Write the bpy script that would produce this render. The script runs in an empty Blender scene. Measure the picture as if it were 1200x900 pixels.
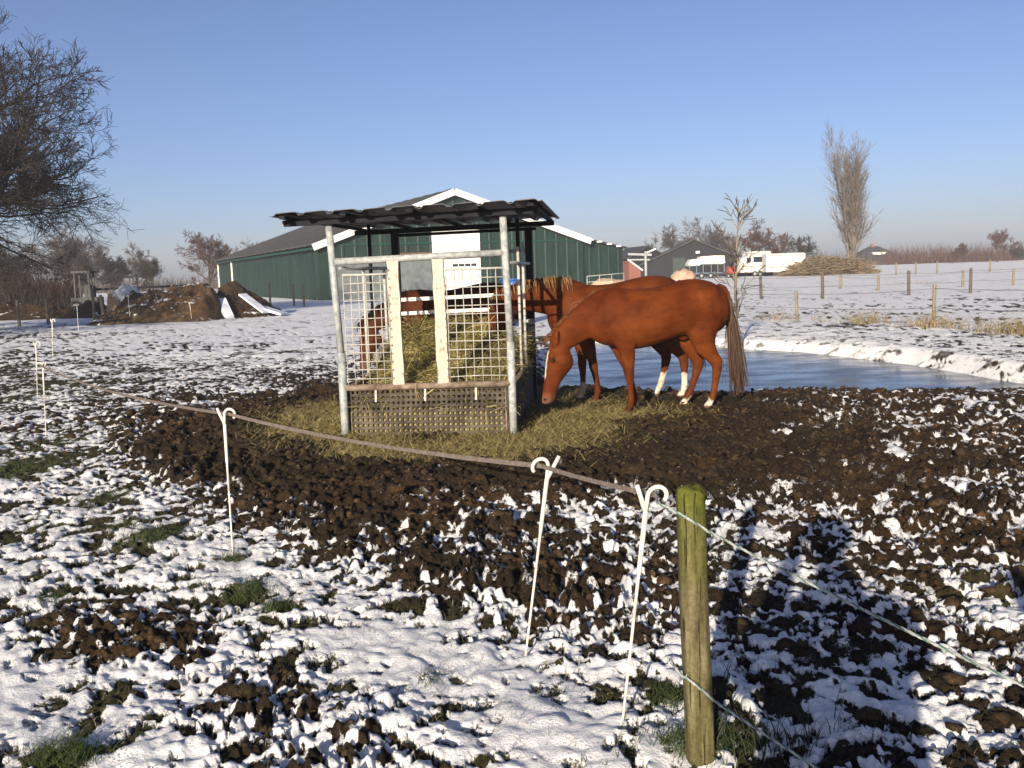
import bpy, math, random
import numpy as np
from mathutils import Vector
R_ = math.radians
sc = bpy.context.scene
COL = sc.collection

# ------------------------------------------------------------------ camera
FPX = 1105.0
PITCH = math.atan((450 - 317) / FPX)
ROLL = R_(2.0)
CAM = np.array([0.0, 0.0, 1.72])
_f = np.array([0, math.cos(PITCH), -math.sin(PITCH)])
_u0 = np.array([0, math.sin(PITCH), math.cos(PITCH)])
_r0 = np.array([1.0, 0, 0])
_r = _r0 * math.cos(ROLL) - _u0 * math.sin(ROLL)
_u = _u0 * math.cos(ROLL) + _r0 * math.sin(ROLL)
cd = bpy.data.cameras.new('camera'); cam = bpy.data.objects.new('camera', cd); COL.objects.link(cam)
cd.sensor_width = 36.0; cd.lens = 36.0 * FPX / 1200.0
cd.clip_start = 0.02; cd.clip_end = 5000
from mathutils import Matrix
cam.matrix_world = Matrix(((_r[0], _u[0], -_f[0], CAM[0]), (_r[1], _u[1], -_f[1], CAM[1]),
                           (_r[2], _u[2], -_f[2], CAM[2]), (0, 0, 0, 1)))
sc.camera = cam

# ------------------------------------------------------------------ sky and sun
SUN_AZ = R_(197.7); SUN_EL = R_(15.5)
w = bpy.data.worlds.new('World'); sc.world = w; w.use_nodes = True
wn = w.node_tree.nodes; wl = w.node_tree.links
sky = wn.new('ShaderNodeTexSky'); sky.sky_type = 'NISHITA'; sky.sun_disc = False
sky.sun_elevation = SUN_EL; sky.sun_rotation = SUN_AZ
sky.altitude = 0; sky.air_density = 0.7; sky.dust_density = 1.2; sky.ozone_density = 2.5
tint = wn.new('ShaderNodeMixRGB'); tint.blend_type = 'MULTIPLY'; tint.inputs[0].default_value = 1.0; tint.inputs[2].default_value = (1.02, .985, 1.12, 1)
wl.new(sky.outputs[0], tint.inputs[1]); wl.new(tint.outputs[0], wn['Background'].inputs[0]); wn['Background'].inputs[1].default_value = 0.071
sl = bpy.data.lights.new('sun', 'SUN'); so = bpy.data.objects.new('sun', sl); COL.objects.link(so)
sl.energy = 5.0; sl.angle = R_(0.5); sl.color = (1.0, 0.87, 0.68)
_s = Vector((math.sin(SUN_AZ) * math.cos(SUN_EL), math.cos(SUN_AZ) * math.cos(SUN_EL), math.sin(SUN_EL)))
so.rotation_euler = _s.to_track_quat('Z', 'Y').to_euler()
so.location = (-20, -40, 30)
sc.view_settings.view_transform = 'Standard'; sc.view_settings.look = 'None'
sc.view_settings.exposure = 0.76; sc.view_settings.gamma = 1.0; sc.view_settings.use_curve_mapping = False

# ------------------------------------------------------------------ pixel -> world helpers (photograph pixels 1200x900)
def ray(px, py):
    return _f + _r * ((px - 600) / FPX) + _u * ((450 - py) / FPX)
def at(px, py, z=0.0):
    v = ray(px, py); return CAM + v * ((z - CAM[2]) / v[2])
def aty(px, py, y):
    v = ray(px, py); return CAM + v * (y / v[1])

# ------------------------------------------------------------------ noise
def _hash(ix, iy, seed):
    h = (ix.astype(np.int64) * 374761393 + iy.astype(np.int64) * 668265263 + seed * 974634777) & 0x7fffffff
    h = ((h ^ (h >> 13)) * 1274126177) & 0x7fffffff
    h = ((h ^ (h >> 16)) * 2246822519) & 0x7fffffff
    return h ^ (h >> 15)
def perlin(x, y, seed=0):
    x = np.asarray(x, float); y = np.asarray(y, float)
    ix = np.floor(x); iy = np.floor(y); fx = x - ix; fy = y - iy
    u = fx * fx * fx * (fx * (fx * 6 - 15) + 10); v = fy * fy * fy * (fy * (fy * 6 - 15) + 10)
    def g(ax, ay, dx, dy):
        a = (_hash(ax, ay, seed) & 1023) * (2 * math.pi / 1024)
        return np.cos(a) * dx + np.sin(a) * dy
    n00 = g(ix, iy, fx, fy); n10 = g(ix + 1, iy, fx - 1, fy)
    n01 = g(ix, iy + 1, fx, fy - 1); n11 = g(ix + 1, iy + 1, fx - 1, fy - 1)
    return ((n00 * (1 - u) + n10 * u) * (1 - v) + (n01 * (1 - u) + n11 * u) * v) * 1.5
def fbm(x, y, wl, octs, seed=0, gain=0.5):
    s = 0; a = 1.0
    for k in range(octs):
        s = s + a * perlin(np.asarray(x) / wl + 17.3 * k, np.asarray(y) / wl - 9.1 * k, seed + k)
        a *= gain; wl *= 0.5
    return s
def sstep(a, b, x):
    t = np.clip((x - a) / (b - a), 0, 1); return t * t * (3 - 2 * t)

# ------------------------------------------------------------------ mesh helpers
def mesh_np(name, V, quads=None, tris=None, smooth=False):
    me = bpy.data.meshes.new(name)
    V = np.asarray(V, np.float32).reshape(-1, 3)
    nq = 0 if quads is None else len(quads); nt = 0 if tris is None else len(tris)
    me.vertices.add(len(V)); me.vertices.foreach_set('co', V.ravel())
    li = []
    if nq: li.append(np.asarray(quads, np.int32).ravel())
    if nt: li.append(np.asarray(tris, np.int32).ravel())
    li = np.concatenate(li)
    me.loops.add(len(li)); me.loops.foreach_set('vertex_index', li)
    me.polygons.add(nq + nt)
    st = np.concatenate([np.arange(nq) * 4, nq * 4 + np.arange(nt) * 3]).astype(np.int32)
    me.polygons.foreach_set('loop_start', st)
    me.update(calc_edges=True)
    if smooth: me.polygons.foreach_set('use_smooth', np.ones(nq + nt, bool))
    me.validate()
    return me
def color_attr(me, arr, name='mask'):
    a = me.color_attributes.new(name, 'FLOAT_COLOR', 'POINT')
    a.data.foreach_set('color', np.asarray(arr, np.float32).ravel())
def origin_of(parent):
    o = np.zeros(3)
    while parent is not None:
        o = o + np.array(parent.location); parent = parent.parent
    return o
def link(name, me, m, parent=None, label=None, cat=None, group=None, kind=None):
    o = bpy.data.objects.new(name, me); COL.objects.link(o)
    if m is not None:
        for mm in (m if isinstance(m, (list, tuple)) else [m]): me.materials.append(mm)
    if parent is not None: o.parent = parent
    if label: o['label'] = label
    if cat: o['category'] = cat
    if group: o['group'] = group
    if kind: o['kind'] = kind
    return o
def thing(name, label, cat, loc=(0, 0, 0), rz=0.0, group=None):
    o = bpy.data.objects.new(name, None); COL.objects.link(o)
    o.empty_display_size = 0.2
    o.location = tuple(float(c) for c in loc); o.rotation_euler = (0, 0, rz)
    o['label'] = label; o['category'] = cat
    if group: o['group'] = group
    return o
def copy_tree(o, parent=None):
    c = o.copy(); COL.objects.link(c)
    if parent is not None: c.parent = parent
    for ch in list(o.children): copy_tree(ch, c)
    return c

class MB:
    def __init__(s): s.V = []; s.F = []; s.M = []; s.mi = 0; s.sm = []; s.smooth = False
    def add(s, vs, fs):
        b = len(s.V); s.V.extend([tuple(map(float, v)) for v in vs])
        for f in fs:
            s.F.append(tuple(b + i for i in f)); s.M.append(s.mi); s.sm.append(s.smooth)
        return s
    def box(s, c, size, rz=0.0, rx=0.0, ry=0.0):
        M = (Matrix.Rotation(rz, 3, 'Z') @ Matrix.Rotation(ry, 3, 'Y') @ Matrix.Rotation(rx, 3, 'X'))
        vs = []
        for dx, dy, dz in ((-1,-1,-1),(1,-1,-1),(1,1,-1),(-1,1,-1),(-1,-1,1),(1,-1,1),(1,1,1),(-1,1,1)):
            v = M @ Vector((dx * size[0] / 2, dy * size[1] / 2, dz * size[2] / 2))
            vs.append((v.x + c[0], v.y + c[1], v.z + c[2]))
        return s.add(vs, [(0,3,2,1),(4,5,6,7),(0,1,5,4),(1,2,6,5),(2,3,7,6),(3,0,4,7)])
    def bar(s, a, b, wd, ht):
        a = Vector(a); b = Vector(b); t = (b - a).normalized()
        up = Vector((0, 0, 1)) if abs(t.z) < 0.95 else Vector((0, 1, 0))
        x = t.cross(up).normalized(); y = x.cross(t).normalized()
        vs = []
        for p in (a, b):
            for i, j in ((-1,-1),(1,-1),(1,1),(-1,1)): vs.append(p + x * (i * wd / 2) + y * (j * ht / 2))
        return s.add(vs, [(3,2,1,0),(4,5,6,7),(0,1,5,4),(1,2,6,5),(2,3,7,6),(3,0,4,7)])
    def tube(s, pts, rad, n=8, cap=True, sx=1.0):
        pts = [Vector(p) for p in pts]
        if not hasattr(rad, '__len__'): rad = [rad] * len(pts)
        vs = []; prev = None
        for i, p in enumerate(pts):
            t = (pts[min(i + 1, len(pts) - 1)] - pts[max(i - 1, 0)])
            t = t.normalized() if t.length > 1e-9 else Vector((0, 0, 1))
            if prev is None:
                ref = Vector((0, 0, 1)) if abs(t.z) < 0.9 else Vector((1, 0, 0))
                x = t.cross(ref).normalized()
            else:
                x = (prev - t * prev.dot(t)); x = x.normalized() if x.length > 1e-6 else t.orthogonal().normalized()
            prev = x; y = t.cross(x)
            for k in range(n):
                a = 2 * math.pi * k / n
                vs.append(p + x * (math.cos(a) * rad[i]) + y * (math.sin(a) * rad[i] * sx))
        fs = []
        for i in range(len(pts) - 1):
            for k in range(n):
                fs.append((i*n+k, i*n+(k+1) % n, (i+1)*n+(k+1) % n, (i+1)*n+k))
        if cap:
            fs.append(tuple(range(n - 1, -1, -1))); fs.append(tuple((len(pts)-1)*n + k for k in range(n)))
        sm = s.smooth; s.smooth = True; s.add(vs, fs); s.smooth = sm
        return s
    def build(s, name, m, parent=None, rel=True, **kw):
        me = bpy.data.meshes.new(name)
        o = origin_of(parent) if (parent is not None and rel) else np.zeros(3)
        V = (np.array(s.V) - o)
        me.from_pydata(V.tolist(), [], s.F); me.update()
        me.polygons.foreach_set('use_smooth', s.sm); me.polygons.foreach_set('material_index', s.M)
        return link(name, me, m, parent, **kw)

def batch_tubes(P, Rr, sides=3):
    """P (N,K,3) paths, Rr (N,K) radii -> verts, quads"""
    N, K, _ = P.shape
    T = np.empty_like(P); T[:, 1:-1] = P[:, 2:] - P[:, :-2]; T[:, 0] = P[:, 1] - P[:, 0]; T[:, -1] = P[:, -1] - P[:, -2]
    T /= np.maximum(np.linalg.norm(T, axis=2, keepdims=True), 1e-9)
    ref = np.where(np.abs(T[:, :1, 2:3]) < 0.9, np.array([0, 0, 1.0]), np.array([1.0, 0, 0]))
    X = np.cross(T, np.broadcast_to(ref, T.shape)); X /= np.maximum(np.linalg.norm(X, axis=2, keepdims=True), 1e-9)
    Y = np.cross(T, X)
    a = 2 * np.pi * np.arange(sides) / sides
    V = P[:, :, None, :] + (X[:, :, None, :] * np.cos(a)[:, None] + Y[:, :, None, :] * np.sin(a)[:, None]) * Rr[:, :, None, None]
    idx = np.arange(N * K * sides).reshape(N, K, sides)
    q = np.stack([idx[:, :-1], np.roll(idx, -1, 2)[:, :-1], np.roll(idx, -1, 2)[:, 1:], idx[:, 1:]], -1).reshape(-1, 4)
    return V.reshape(-1, 3), q
def join_np(parts):
    Vs = []; Qs = []; b = 0
    for V, q in parts:
        Vs.append(V); Qs.append(q + b); b += len(V)
    return np.concatenate(Vs), np.concatenate(Qs)

# ------------------------------------------------------------------ materials
def new_mat(name):
    m = bpy.data.materials.new(name); m.use_nodes = True
    return m, m.node_tree.nodes, m.node_tree.links, m.node_tree.nodes['Principled BSDF']
def noise_node(n, l, scale, detail=4, rough=0.6, coord='Object', vec_scale=None):
    tc = n.new('ShaderNodeTexCoord'); no = n.new('ShaderNodeTexNoise')
    no.inputs['Scale'].default_value = scale; no.inputs['Detail'].default_value = detail
    no.inputs['Roughness'].default_value = rough
    if vec_scale:
        mp = n.new('ShaderNodeMapping'); mp.inputs['Scale'].default_value = vec_scale
        l.new(tc.outputs[coord], mp.inputs[0]); l.new(mp.outputs[0], no.inputs['Vector'])
    else: l.new(tc.outputs[coord], no.inputs['Vector'])
    return no
def ramp(n, l, src, stops):
    r = n.new('ShaderNodeValToRGB'); e = r.color_ramp.elements
    while len(e) < len(stops): e.new(0.5)
    for k, (p, c) in enumerate(stops):
        e[k].position = p; e[k].color = (*c, 1) if len(c) == 3 else c
    l.new(src, r.inputs[0]); return r
def bump(n, l, src, bsdf, strength=0.4, dist=0.01):
    b = n.new('ShaderNodeBump'); b.inputs['Strength'].default_value = strength; b.inputs['Distance'].default_value = dist
    l.new(src, b.inputs['Height']); l.new(b.outputs[0], bsdf.inputs['Normal']); return b
def pmat(name, c1, c2, scale=8, rough=0.7, bstr=0.3, bdist=0.005, spec=0.3, vec=None, lo=0.35, hi=0.65, metal=0.0, detail=5):
    m, n, l, b = new_mat(name)
    no = noise_node(n, l, scale, detail, 0.65, vec_scale=vec)
    r = ramp(n, l, no.outputs['Fac'], [(lo, c1), (hi, c2)])
    l.new(r.outputs[0], b.inputs['Base Color'])
    b.inputs['Roughness'].default_value = rough; b.inputs['Specular IOR Level'].default_value = spec
    b.inputs['Metallic'].default_value = metal
    if bstr: bump(n, l, no.outputs['Fac'], b, bstr, bdist)
    return m
MAT = {}
MAT['galv'] = pmat('galvanised_steel', (.20, .23, .24), (.42, .43, .41), 14, .5, .15, .002, .5)
MAT['galv_old'] = pmat('weathered_galvanised_steel', (.20, .22, .225), (.42, .425, .41), 20, .6, .2, .002, .4)
MAT['rusty'] = pmat('rusty_painted_steel', (.10, .06, .04), (.27, .215, .16), 9, .7, .3, .003, .3)
MAT['whitewood'] = pmat('peeling_white_paint', (.20, .145, .09), (.44, .405, .335), 13, .75, .4, .004, .2, lo=.30, hi=.44)
MAT['wirewhite'] = pmat('pale_wire', (.32, .31, .28), (.50, .48, .44), 20, .6, 0)
MAT['dark_timber'] = pmat('dark_stained_timber', (.004, .005, .008), (.011, .013, .018), 10, .75, .3, .004, .2)
MAT['pale_timber'] = pmat('pale_sawn_timber', (.25, .17, .09), (.42, .31, .19), 14, .8, .3, .003, .2)
MAT['roof_dark'] = pmat('dark_bitumen_sheet', (.005, .007, .011), (.018, .022, .029), 7, .5, .35, .004, .45)
MAT['rubber'] = pmat('black_rubber_mat', (.028, .023, .019), (.115, .095, .072), 4, .85, .3, .003, .2)
MAT['rubber_dark'] = pmat('dark_trough_board', (.02, .022, .026), (.045, .045, .05), 9, .8, .3, .003, .2)
MAT['plastic_white'] = pmat('white_plastic_stake', (.56, .53, .45), (.74, .71, .62), 6, .45, 0, spec=.4)
MAT['tape'] = pmat('grey_fence_tape', (.085, .068, .058), (.16, .135, .12), 60, .8, .2, .001, .2)
MAT['rope_white'] = pmat('pale_rope', (.26, .28, .27), (.46, .47, .44), 80, .8, .2, .001)
MAT['rope_green'] = pmat('green_rope_strand', (.06, .13, .11), (.13, .22, .19), 80, .8, .2, .001)
MAT['cladding'] = pmat('green_steel_cladding', (.005, .018, .014), (.013, .037, .028), 1.4, .55, .1, .004, .35, vec=(1, 1, .18))
MAT['cladding_seam'] = pmat('dark_green_trim', (.006, .045, .032), (.012, .06, .045), 3, .5, 0)
MAT['barnroof'] = pmat('grey_fibre_cement_roof', (.036, .035, .035), (.088, .083, .077), 1.4, .85, .2, .01, .2, detail=8)
MAT['whitepaint'] = pmat('white_paint', (.66, .65, .62), (.80, .79, .76), 3, .5, .1, .002, .4)
MAT['cream'] = pmat('cream_white_shell', (.58, .55, .48), (.78, .75, .67), 3, .5, .1, .002, .4)
MAT['greypanel'] = pmat('grey_concrete_panel', (.10, .12, .125), (.17, .19, .19), 2.5, .8, .2, .004)
MAT['glass'] = pmat('dark_glass', (.015, .02, .028), (.03, .035, .045), 3, .12, 0, spec=.6)
MAT['darkbrown'] = pmat('brown_lintel', (.08, .045, .03), (.16, .09, .06), 4, .8, .1)
MAT['slatewall'] = pmat('dark_blue_grey_boarding', (.004, .005, .008), (.009, .011, .016), 2, .7, .1)
MAT['slate'] = pmat('dark_roof_tiles', (.022, .024, .032), (.05, .052, .062), 3, .7, .2)
MAT['brick'] = pmat('red_brick', (.16, .06, .04), (.30, .13, .09), 9, .85, .2)
MAT['blue'] = pmat('blue_plastic', (.01, .06, .22), (.02, .10, .32), 4, .45, 0, spec=.5)
MAT['red'] = pmat('faded_red_paint', (.25, .03, .03), (.36, .06, .05), 4, .5, 0, spec=.4)
MAT['greyblue'] = pmat('blue_grey_paint', (.06, .11, .16), (.12, .18, .23), 4, .5, 0, spec=.4)
MAT['black'] = pmat('black_paint', (.010, .010, .012), (.028, .028, .032), 6, .5, .1)
MAT['tyre'] = pmat('tyre_rubber', (.012, .012, .012), (.03, .03, .03), 9, .85, .2)
MAT['postwood'] = pmat('weathered_grey_post', (.13, .11, .07), (.27, .23, .15), 9, .85, .4, .004, .2, vec=(4, 4, .5))
MAT['postdark'] = pmat('dark_weathered_post', (.06, .05, .04), (.15, .12, .09), 9, .85, .4, .004, .2, vec=(4, 4, .5))
MAT['wire'] = pmat('fence_wire', (.08, .08, .08), (.16, .15, .14), 30, .6, 0)
MAT['bark'] = pmat('oak_bark', (.035, .028, .022), (.085, .068, .05), 5, .9, .4, .01, .15)
MAT['twig'] = pmat('dark_twigs', (.022, .019, .017), (.050, .041, .034), 2, .9, 0, spec=.15)
MAT['twig_red'] = pmat('reddish_twigs', (.060, .030, .024), (.115, .062, .048), 1.2, .9, 0, spec=.15)
MAT['twig_grey'] = pmat('grey_brown_twigs', (.055, .043, .037), (.105, .082, .070), 1.0, .9, 0, spec=.15)
MAT['twig_pale'] = pmat('pale_poplar_twigs', (.095, .080, .067), (.19, .162, .138), 1.0, .9, 0, spec=.15)
MAT['undergrowth'] = pmat('dark_russet_brush', (.022, .013, .010), (.060, .030, .022), 1.0, .9, 0, spec=.1)
MAT['sticks'] = pmat('cut_branches', (.12, .085, .05), (.28, .21, .13), 2.0, .9, .2)
MAT['hay'] = pmat('meadow_hay', (.14, .13, .04), (.38, .32, .13), 18, .9, .7, .02, .1, detail=8)
MAT['drygrass'] = pmat('dry_tan_grass', (.15, .115, .06), (.32, .255, .15), 3, .9, 0, spec=.1)
MAT['greengrass'] = pmat('green_grass', (.022, .038, .012), (.062, .086, .028), 6, .8, 0, spec=.2)
MAT['darkgrass'] = pmat('frosted_dark_stems', (.02, .03, .02), (.06, .065, .04), 6, .8, 0, spec=.2)
MAT['bagwhite'] = pmat('grey_white_woven_bag', (.50, .51, .52), (.70, .71, .72), 5, .8, .5, .03)
MAT['bale'] = pmat('pale_pinkish_bale_wrap', (.34, .22, .15), (.50, .35, .25), 5, .85, .4, .02)

def hair_mat(name, c1, c2):
    m, n, l, b = new_mat(name)
    gi = n.new('ShaderNodeNewGeometry'); r = ramp(n, l, gi.outputs['Random Per Island'], [(0, c1), (1, c2)])
    l.new(r.outputs[0], b.inputs['Base Color']); b.inputs['Roughness'].default_value = .5; b.inputs['Specular IOR Level'].default_value = .3
    return m
def straw_mat():
    m, n, l, b = new_mat('straw_strands')
    gi = n.new('ShaderNodeNewGeometry')
    r = ramp(n, l, gi.outputs['Random Per Island'], [(0, (.13, .115, .034)), (.5, (.29, .24, .09)), (1, (.50, .41, .19))])
    l.new(r.outputs[0], b.inputs['Base Color']); b.inputs['Roughness'].default_value = .8
    b.inputs['Specular IOR Level'].default_value = .15
    return m
MAT['straw'] = straw_mat()

def post_mat():
    m, n, l, b = new_mat('mossy_fence_post')
    a = noise_node(n, l, 7, 6, .65, vec_scale=(5, 5, .6)); c = noise_node(n, l, 5, 4, .6)
    w1 = ramp(n, l, a.outputs['Fac'], [(.3, (.055, .044, .026)), (.55, (.125, .102, .056)), (.75, (.22, .19, .125))])
    g = ramp(n, l, a.outputs['Fac'], [(.3, (.055, .062, .010)), (.7, (.125, .130, .028))])
    tc = n.new('ShaderNodeTexCoord'); sep = n.new('ShaderNodeSeparateXYZ'); l.new(tc.outputs['Object'], sep.inputs[0])
    ad = n.new('ShaderNodeMath'); ad.operation = 'MULTIPLY_ADD'; ad.inputs[1].default_value = .75; l.new(c.outputs['Fac'], ad.inputs[0])
    l.new(sep.outputs['Z'], ad.inputs[2])
    f = ramp(n, l, ad.outputs[0], [(.0, (.45, .45, .45)), (.62, (.25, .25, .25)), (.95, (.1, .1, .1)), (1.0, (.12, .12, .12))])
    f2 = n.new('ShaderNodeMapRange'); f2.inputs['From Min'].default_value = .90; f2.inputs['From Max'].default_value = 1.35
    l.new(ad.outputs[0], f2.inputs['Value'])
    mx = n.new('ShaderNodeMath'); mx.operation = 'MAXIMUM'; l.new(f.outputs[0], mx.inputs[0]); l.new(f2.outputs[0], mx.inputs[1])
    ck = noise_node(n, l, 9, 3, .55, vec_scale=(9, 9, .35)); ckr = ramp(n, l, ck.outputs['Fac'], [(.60, (1, 1, 1)), (.66, (.22, .2, .18))])
    sp = noise_node(n, l, 60, 4, .7); spr = ramp(n, l, sp.outputs['Fac'], [(.35, (.72, .72, .72)), (.62, (1.15, 1.15, 1.15))])
    mix = n.new('ShaderNodeMixRGB'); l.new(mx.outputs[0], mix.inputs[0]); l.new(w1.outputs[0], mix.inputs[1]); l.new(g.outputs[0], mix.inputs[2])
    m1 = n.new('ShaderNodeMixRGB'); m1.blend_type = 'MULTIPLY'; m1.inputs[0].default_value = 1; l.new(mix.outputs[0], m1.inputs[1]); l.new(ckr.outputs[0], m1.inputs[2])
    m2 = n.new('ShaderNodeMixRGB'); m2.blend_type = 'MULTIPLY'; m2.inputs[0].default_value = 1; l.new(m1.outputs[0], m2.inputs[1]); l.new(spr.outputs[0], m2.inputs[2])
    l.new(m2.outputs[0], b.inputs['Base Color']); b.inputs['Roughness'].default_value = .9; b.inputs['Specular IOR Level'].default_value = .12
    hsum = n.new('ShaderNodeMath'); hsum.operation = 'ADD'; l.new(a.outputs['Fac'], hsum.inputs[0]); l.new(ckr.outputs[0], hsum.inputs[1])
    bump(n, l, hsum.outputs[0], b, .8, .006)
    return m
MAT['mossy'] = post_mat()

def mud_color(n, l):
    a = noise_node(n, l, 3.0, 6, .65); d = noise_node(n, l, 48, 6, .75)
    c1 = ramp(n, l, a.outputs['Fac'], [(.30, (.016, .0105, .0065)), (.52, (.036, .0235, .013)), (.72, (.066, .041, .021))])
    hu = noise_node(n, l, .55, 4, .6)
    hue = ramp(n, l, hu.outputs['Fac'], [(.36, (.85, .92, .80)), (.5, (1.0, .98, .95)), (.64, (1.25, 1.08, .80))])
    mh_ = n.new('ShaderNodeMixRGB'); mh_.blend_type = 'MULTIPLY'; mh_.inputs[0].default_value = 1
    l.new(c1.outputs[0], mh_.inputs[1]); l.new(hue.outputs[0], mh_.inputs[2])
    c2 = ramp(n, l, d.outputs['Fac'], [(.30, (.35, .34, .33)), (.5, (.95, .95, .95)), (.70, (2.1, 2.0, 1.8))])
    mx = n.new('ShaderNodeMixRGB'); mx.blend_type = 'MULTIPLY'; mx.inputs[0].default_value = 1
    l.new(mh_.outputs[0], mx.inputs[1]); l.new(c2.outputs[0], mx.inputs[2])
    return mx, a, d
def ground_mat():
    m, n, l, b = new_mat('snowy_mud')
    at_ = n.new('ShaderNodeAttribute'); at_.attribute_name = 'mask'
    sep = n.new('ShaderNodeSeparateColor'); l.new(at_.outputs['Color'], sep.inputs[0])
    mud, a, d = mud_color(n, l)
    fine = noise_node(n, l, 75, 5, .7)
    hayn = noise_node(n, l, 30, 6, .7)
    hayc = ramp(n, l, hayn.outputs['Fac'], [(.32, (.07, .05, .02)), (.5, (.17, .135, .055)), (.7, (.30, .24, .11))])
    grn = ramp(n, l, hayn.outputs['Fac'], [(.3, (.03, .04, .012)), (.7, (.10, .115, .04))])
    mg = n.new('ShaderNodeMixRGB'); l.new(sep.outputs['Blue'], mg.inputs[0]); l.new(mud.outputs[0], mg.inputs[1]); l.new(grn.outputs[0], mg.inputs[2])
    # hay edges broken by noise
    hm = n.new('ShaderNodeMath'); hm.operation = 'MULTIPLY_ADD'; hm.inputs[1].default_value = .9; hm.inputs[2].default_value = -.45
    l.new(hayn.outputs['Fac'], hm.inputs[0])
    ha = n.new('ShaderNodeMath'); ha.operation = 'ADD'; l.new(hm.outputs[0], ha.inputs[0]); l.new(sep.outputs['Green'], ha.inputs[1])
    hr = n.new('ShaderNodeMapRange'); hr.inputs['From Min'].default_value = .42; hr.inputs['From Max'].default_value = .6; l.new(ha.outputs[0], hr.inputs['Value'])
    mh = n.new('ShaderNodeMixRGB'); l.new(hr.outputs[0], mh.inputs[0]); l.new(mg.outputs[0], mh.inputs[1]); l.new(hayc.outputs[0], mh.inputs[2])
    # snow edge: vertex mask sharpened by fine noise
    fm = n.new('ShaderNodeMath'); fm.operation = 'MULTIPLY_ADD'; fm.inputs[1].default_value = 1.5; fm.inputs[2].default_value = -.75
    l.new(fine.outputs['Fac'], fm.inputs[0])
    fd = n.new('ShaderNodeMath'); fd.operation = 'ADD'; l.new(fm.outputs[0], fd.inputs[0]); l.new(sep.outputs['Red'], fd.inputs[1])
    sr = n.new('ShaderNodeMapRange'); sr.inputs['From Min'].default_value = .36; sr.inputs['From Max'].default_value = .64; l.new(fd.outputs[0], sr.inputs['Value'])
    sn = ramp(n, l, d.outputs['Fac'], [(.3, (.74, .74, .75)), (.7, (.90, .90, .89))])
    # grass tips pricking through the thin snow
    sp1 = noise_node(n, l, 105, 3, .6); sp2 = noise_node(n, l, 2.2, 5, .65)
    spa = n.new('ShaderNodeMath'); spa.operation = 'MULTIPLY_ADD'; spa.inputs[1].default_value = .55; l.new(sp2.outputs['Fac'], spa.inputs[0]); l.new(sp1.outputs['Fac'], spa.inputs[2])
    spr = n.new('ShaderNodeMapRange'); spr.inputs['From Min'].default_value = .90; spr.inputs['From Max'].default_value = .98; spr.inputs['To Max'].default_value = .75; l.new(spa.outputs[0], spr.inputs['Value'])
    sng = n.new('ShaderNodeMixRGB'); l.new(spr.outputs[0], sng.inputs[0]); l.new(sn.outputs[0], sng.inputs[1]); sng.inputs[2].default_value = (.11, .10, .05, 1)
    ms = n.new('ShaderNodeMixRGB'); l.new(sr.outputs[0], ms.inputs[0]); l.new(mh.outputs[0], ms.inputs[1]); l.new(sng.outputs[0], ms.inputs[2])
    l.new(ms.outputs[0], b.inputs['Base Color'])
    rr = n.new('ShaderNodeMapRange'); rr.inputs['To Min'].default_value = .85; rr.inputs['To Max'].default_value = .6; l.new(sr.outputs[0], rr.inputs['Value'])
    l.new(rr.outputs[0], b.inputs['Roughness']); b.inputs['Specular IOR Level'].default_value = .18
    ba = n.new('ShaderNodeMath'); ba.operation = 'ADD'; l.new(d.outputs['Fac'], ba.inputs[0]); l.new(fine.outputs['Fac'], ba.inputs[1])
    bp_ = bump(n, l, ba.outputs[0], b, .85, .026)
    bs_ = n.new('ShaderNodeMapRange'); bs_.inputs['To Min'].default_value = .9; bs_.inputs['To Max'].default_value = .55
    l.new(sr.outputs[0], bs_.inputs['Value']); l.new(bs_.outputs[0], bp_.inputs['Strength'])
    return m
def clod_mat(name='mud_clod', snow=.58, fs=22, light=1.0):
    m, n, l, b = new_mat(name)
    mud, a, d = mud_color(n, l)
    g = n.new('ShaderNodeNewGeometry'); sep = n.new('ShaderNodeSeparateXYZ'); l.new(g.outputs['Normal'], sep.inputs[0])
    fine = noise_node(n, l, fs, 5, .7)
    ad = n.new('ShaderNodeMath'); ad.operation = 'MULTIPLY'; l.new(sep.outputs['Z'], ad.inputs[0]); l.new(fine.outputs['Fac'], ad.inputs[1])
    sr = n.new('ShaderNodeMapRange'); sr.inputs['From Min'].default_value = snow; sr.inputs['From Max'].default_value = snow + .06; l.new(ad.outputs[0], sr.inputs['Value'])
    ms = n.new('ShaderNodeMixRGB'); l.new(sr.outputs[0], ms.inputs[0]); li = n.new('ShaderNodeMixRGB'); li.blend_type = 'MULTIPLY'; li.inputs[0].default_value = 1; li.inputs[2].default_value = (light, light, light, 1)
    l.new(mud.outputs[0], li.inputs[1]); l.new(li.outputs[0], ms.inputs[1]); ms.inputs[2].default_value = (.82, .82, .83, 1)
    l.new(ms.outputs[0], b.inputs['Base Color']); b.inputs['Roughness'].default_value = .85; b.inputs['Specular IOR Level'].default_value = .18
    bump(n, l, d.outputs['Fac'], b, .6, .01)
    return m
MAT['ground'] = ground_mat(); MAT['clod'] = clod_mat()
MAT['mound'] = clod_mat('mound_earth', .50, fs=3.5, light=1.9); MAT['peat'] = clod_mat('peat_earth', .56, fs=1.6)

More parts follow.
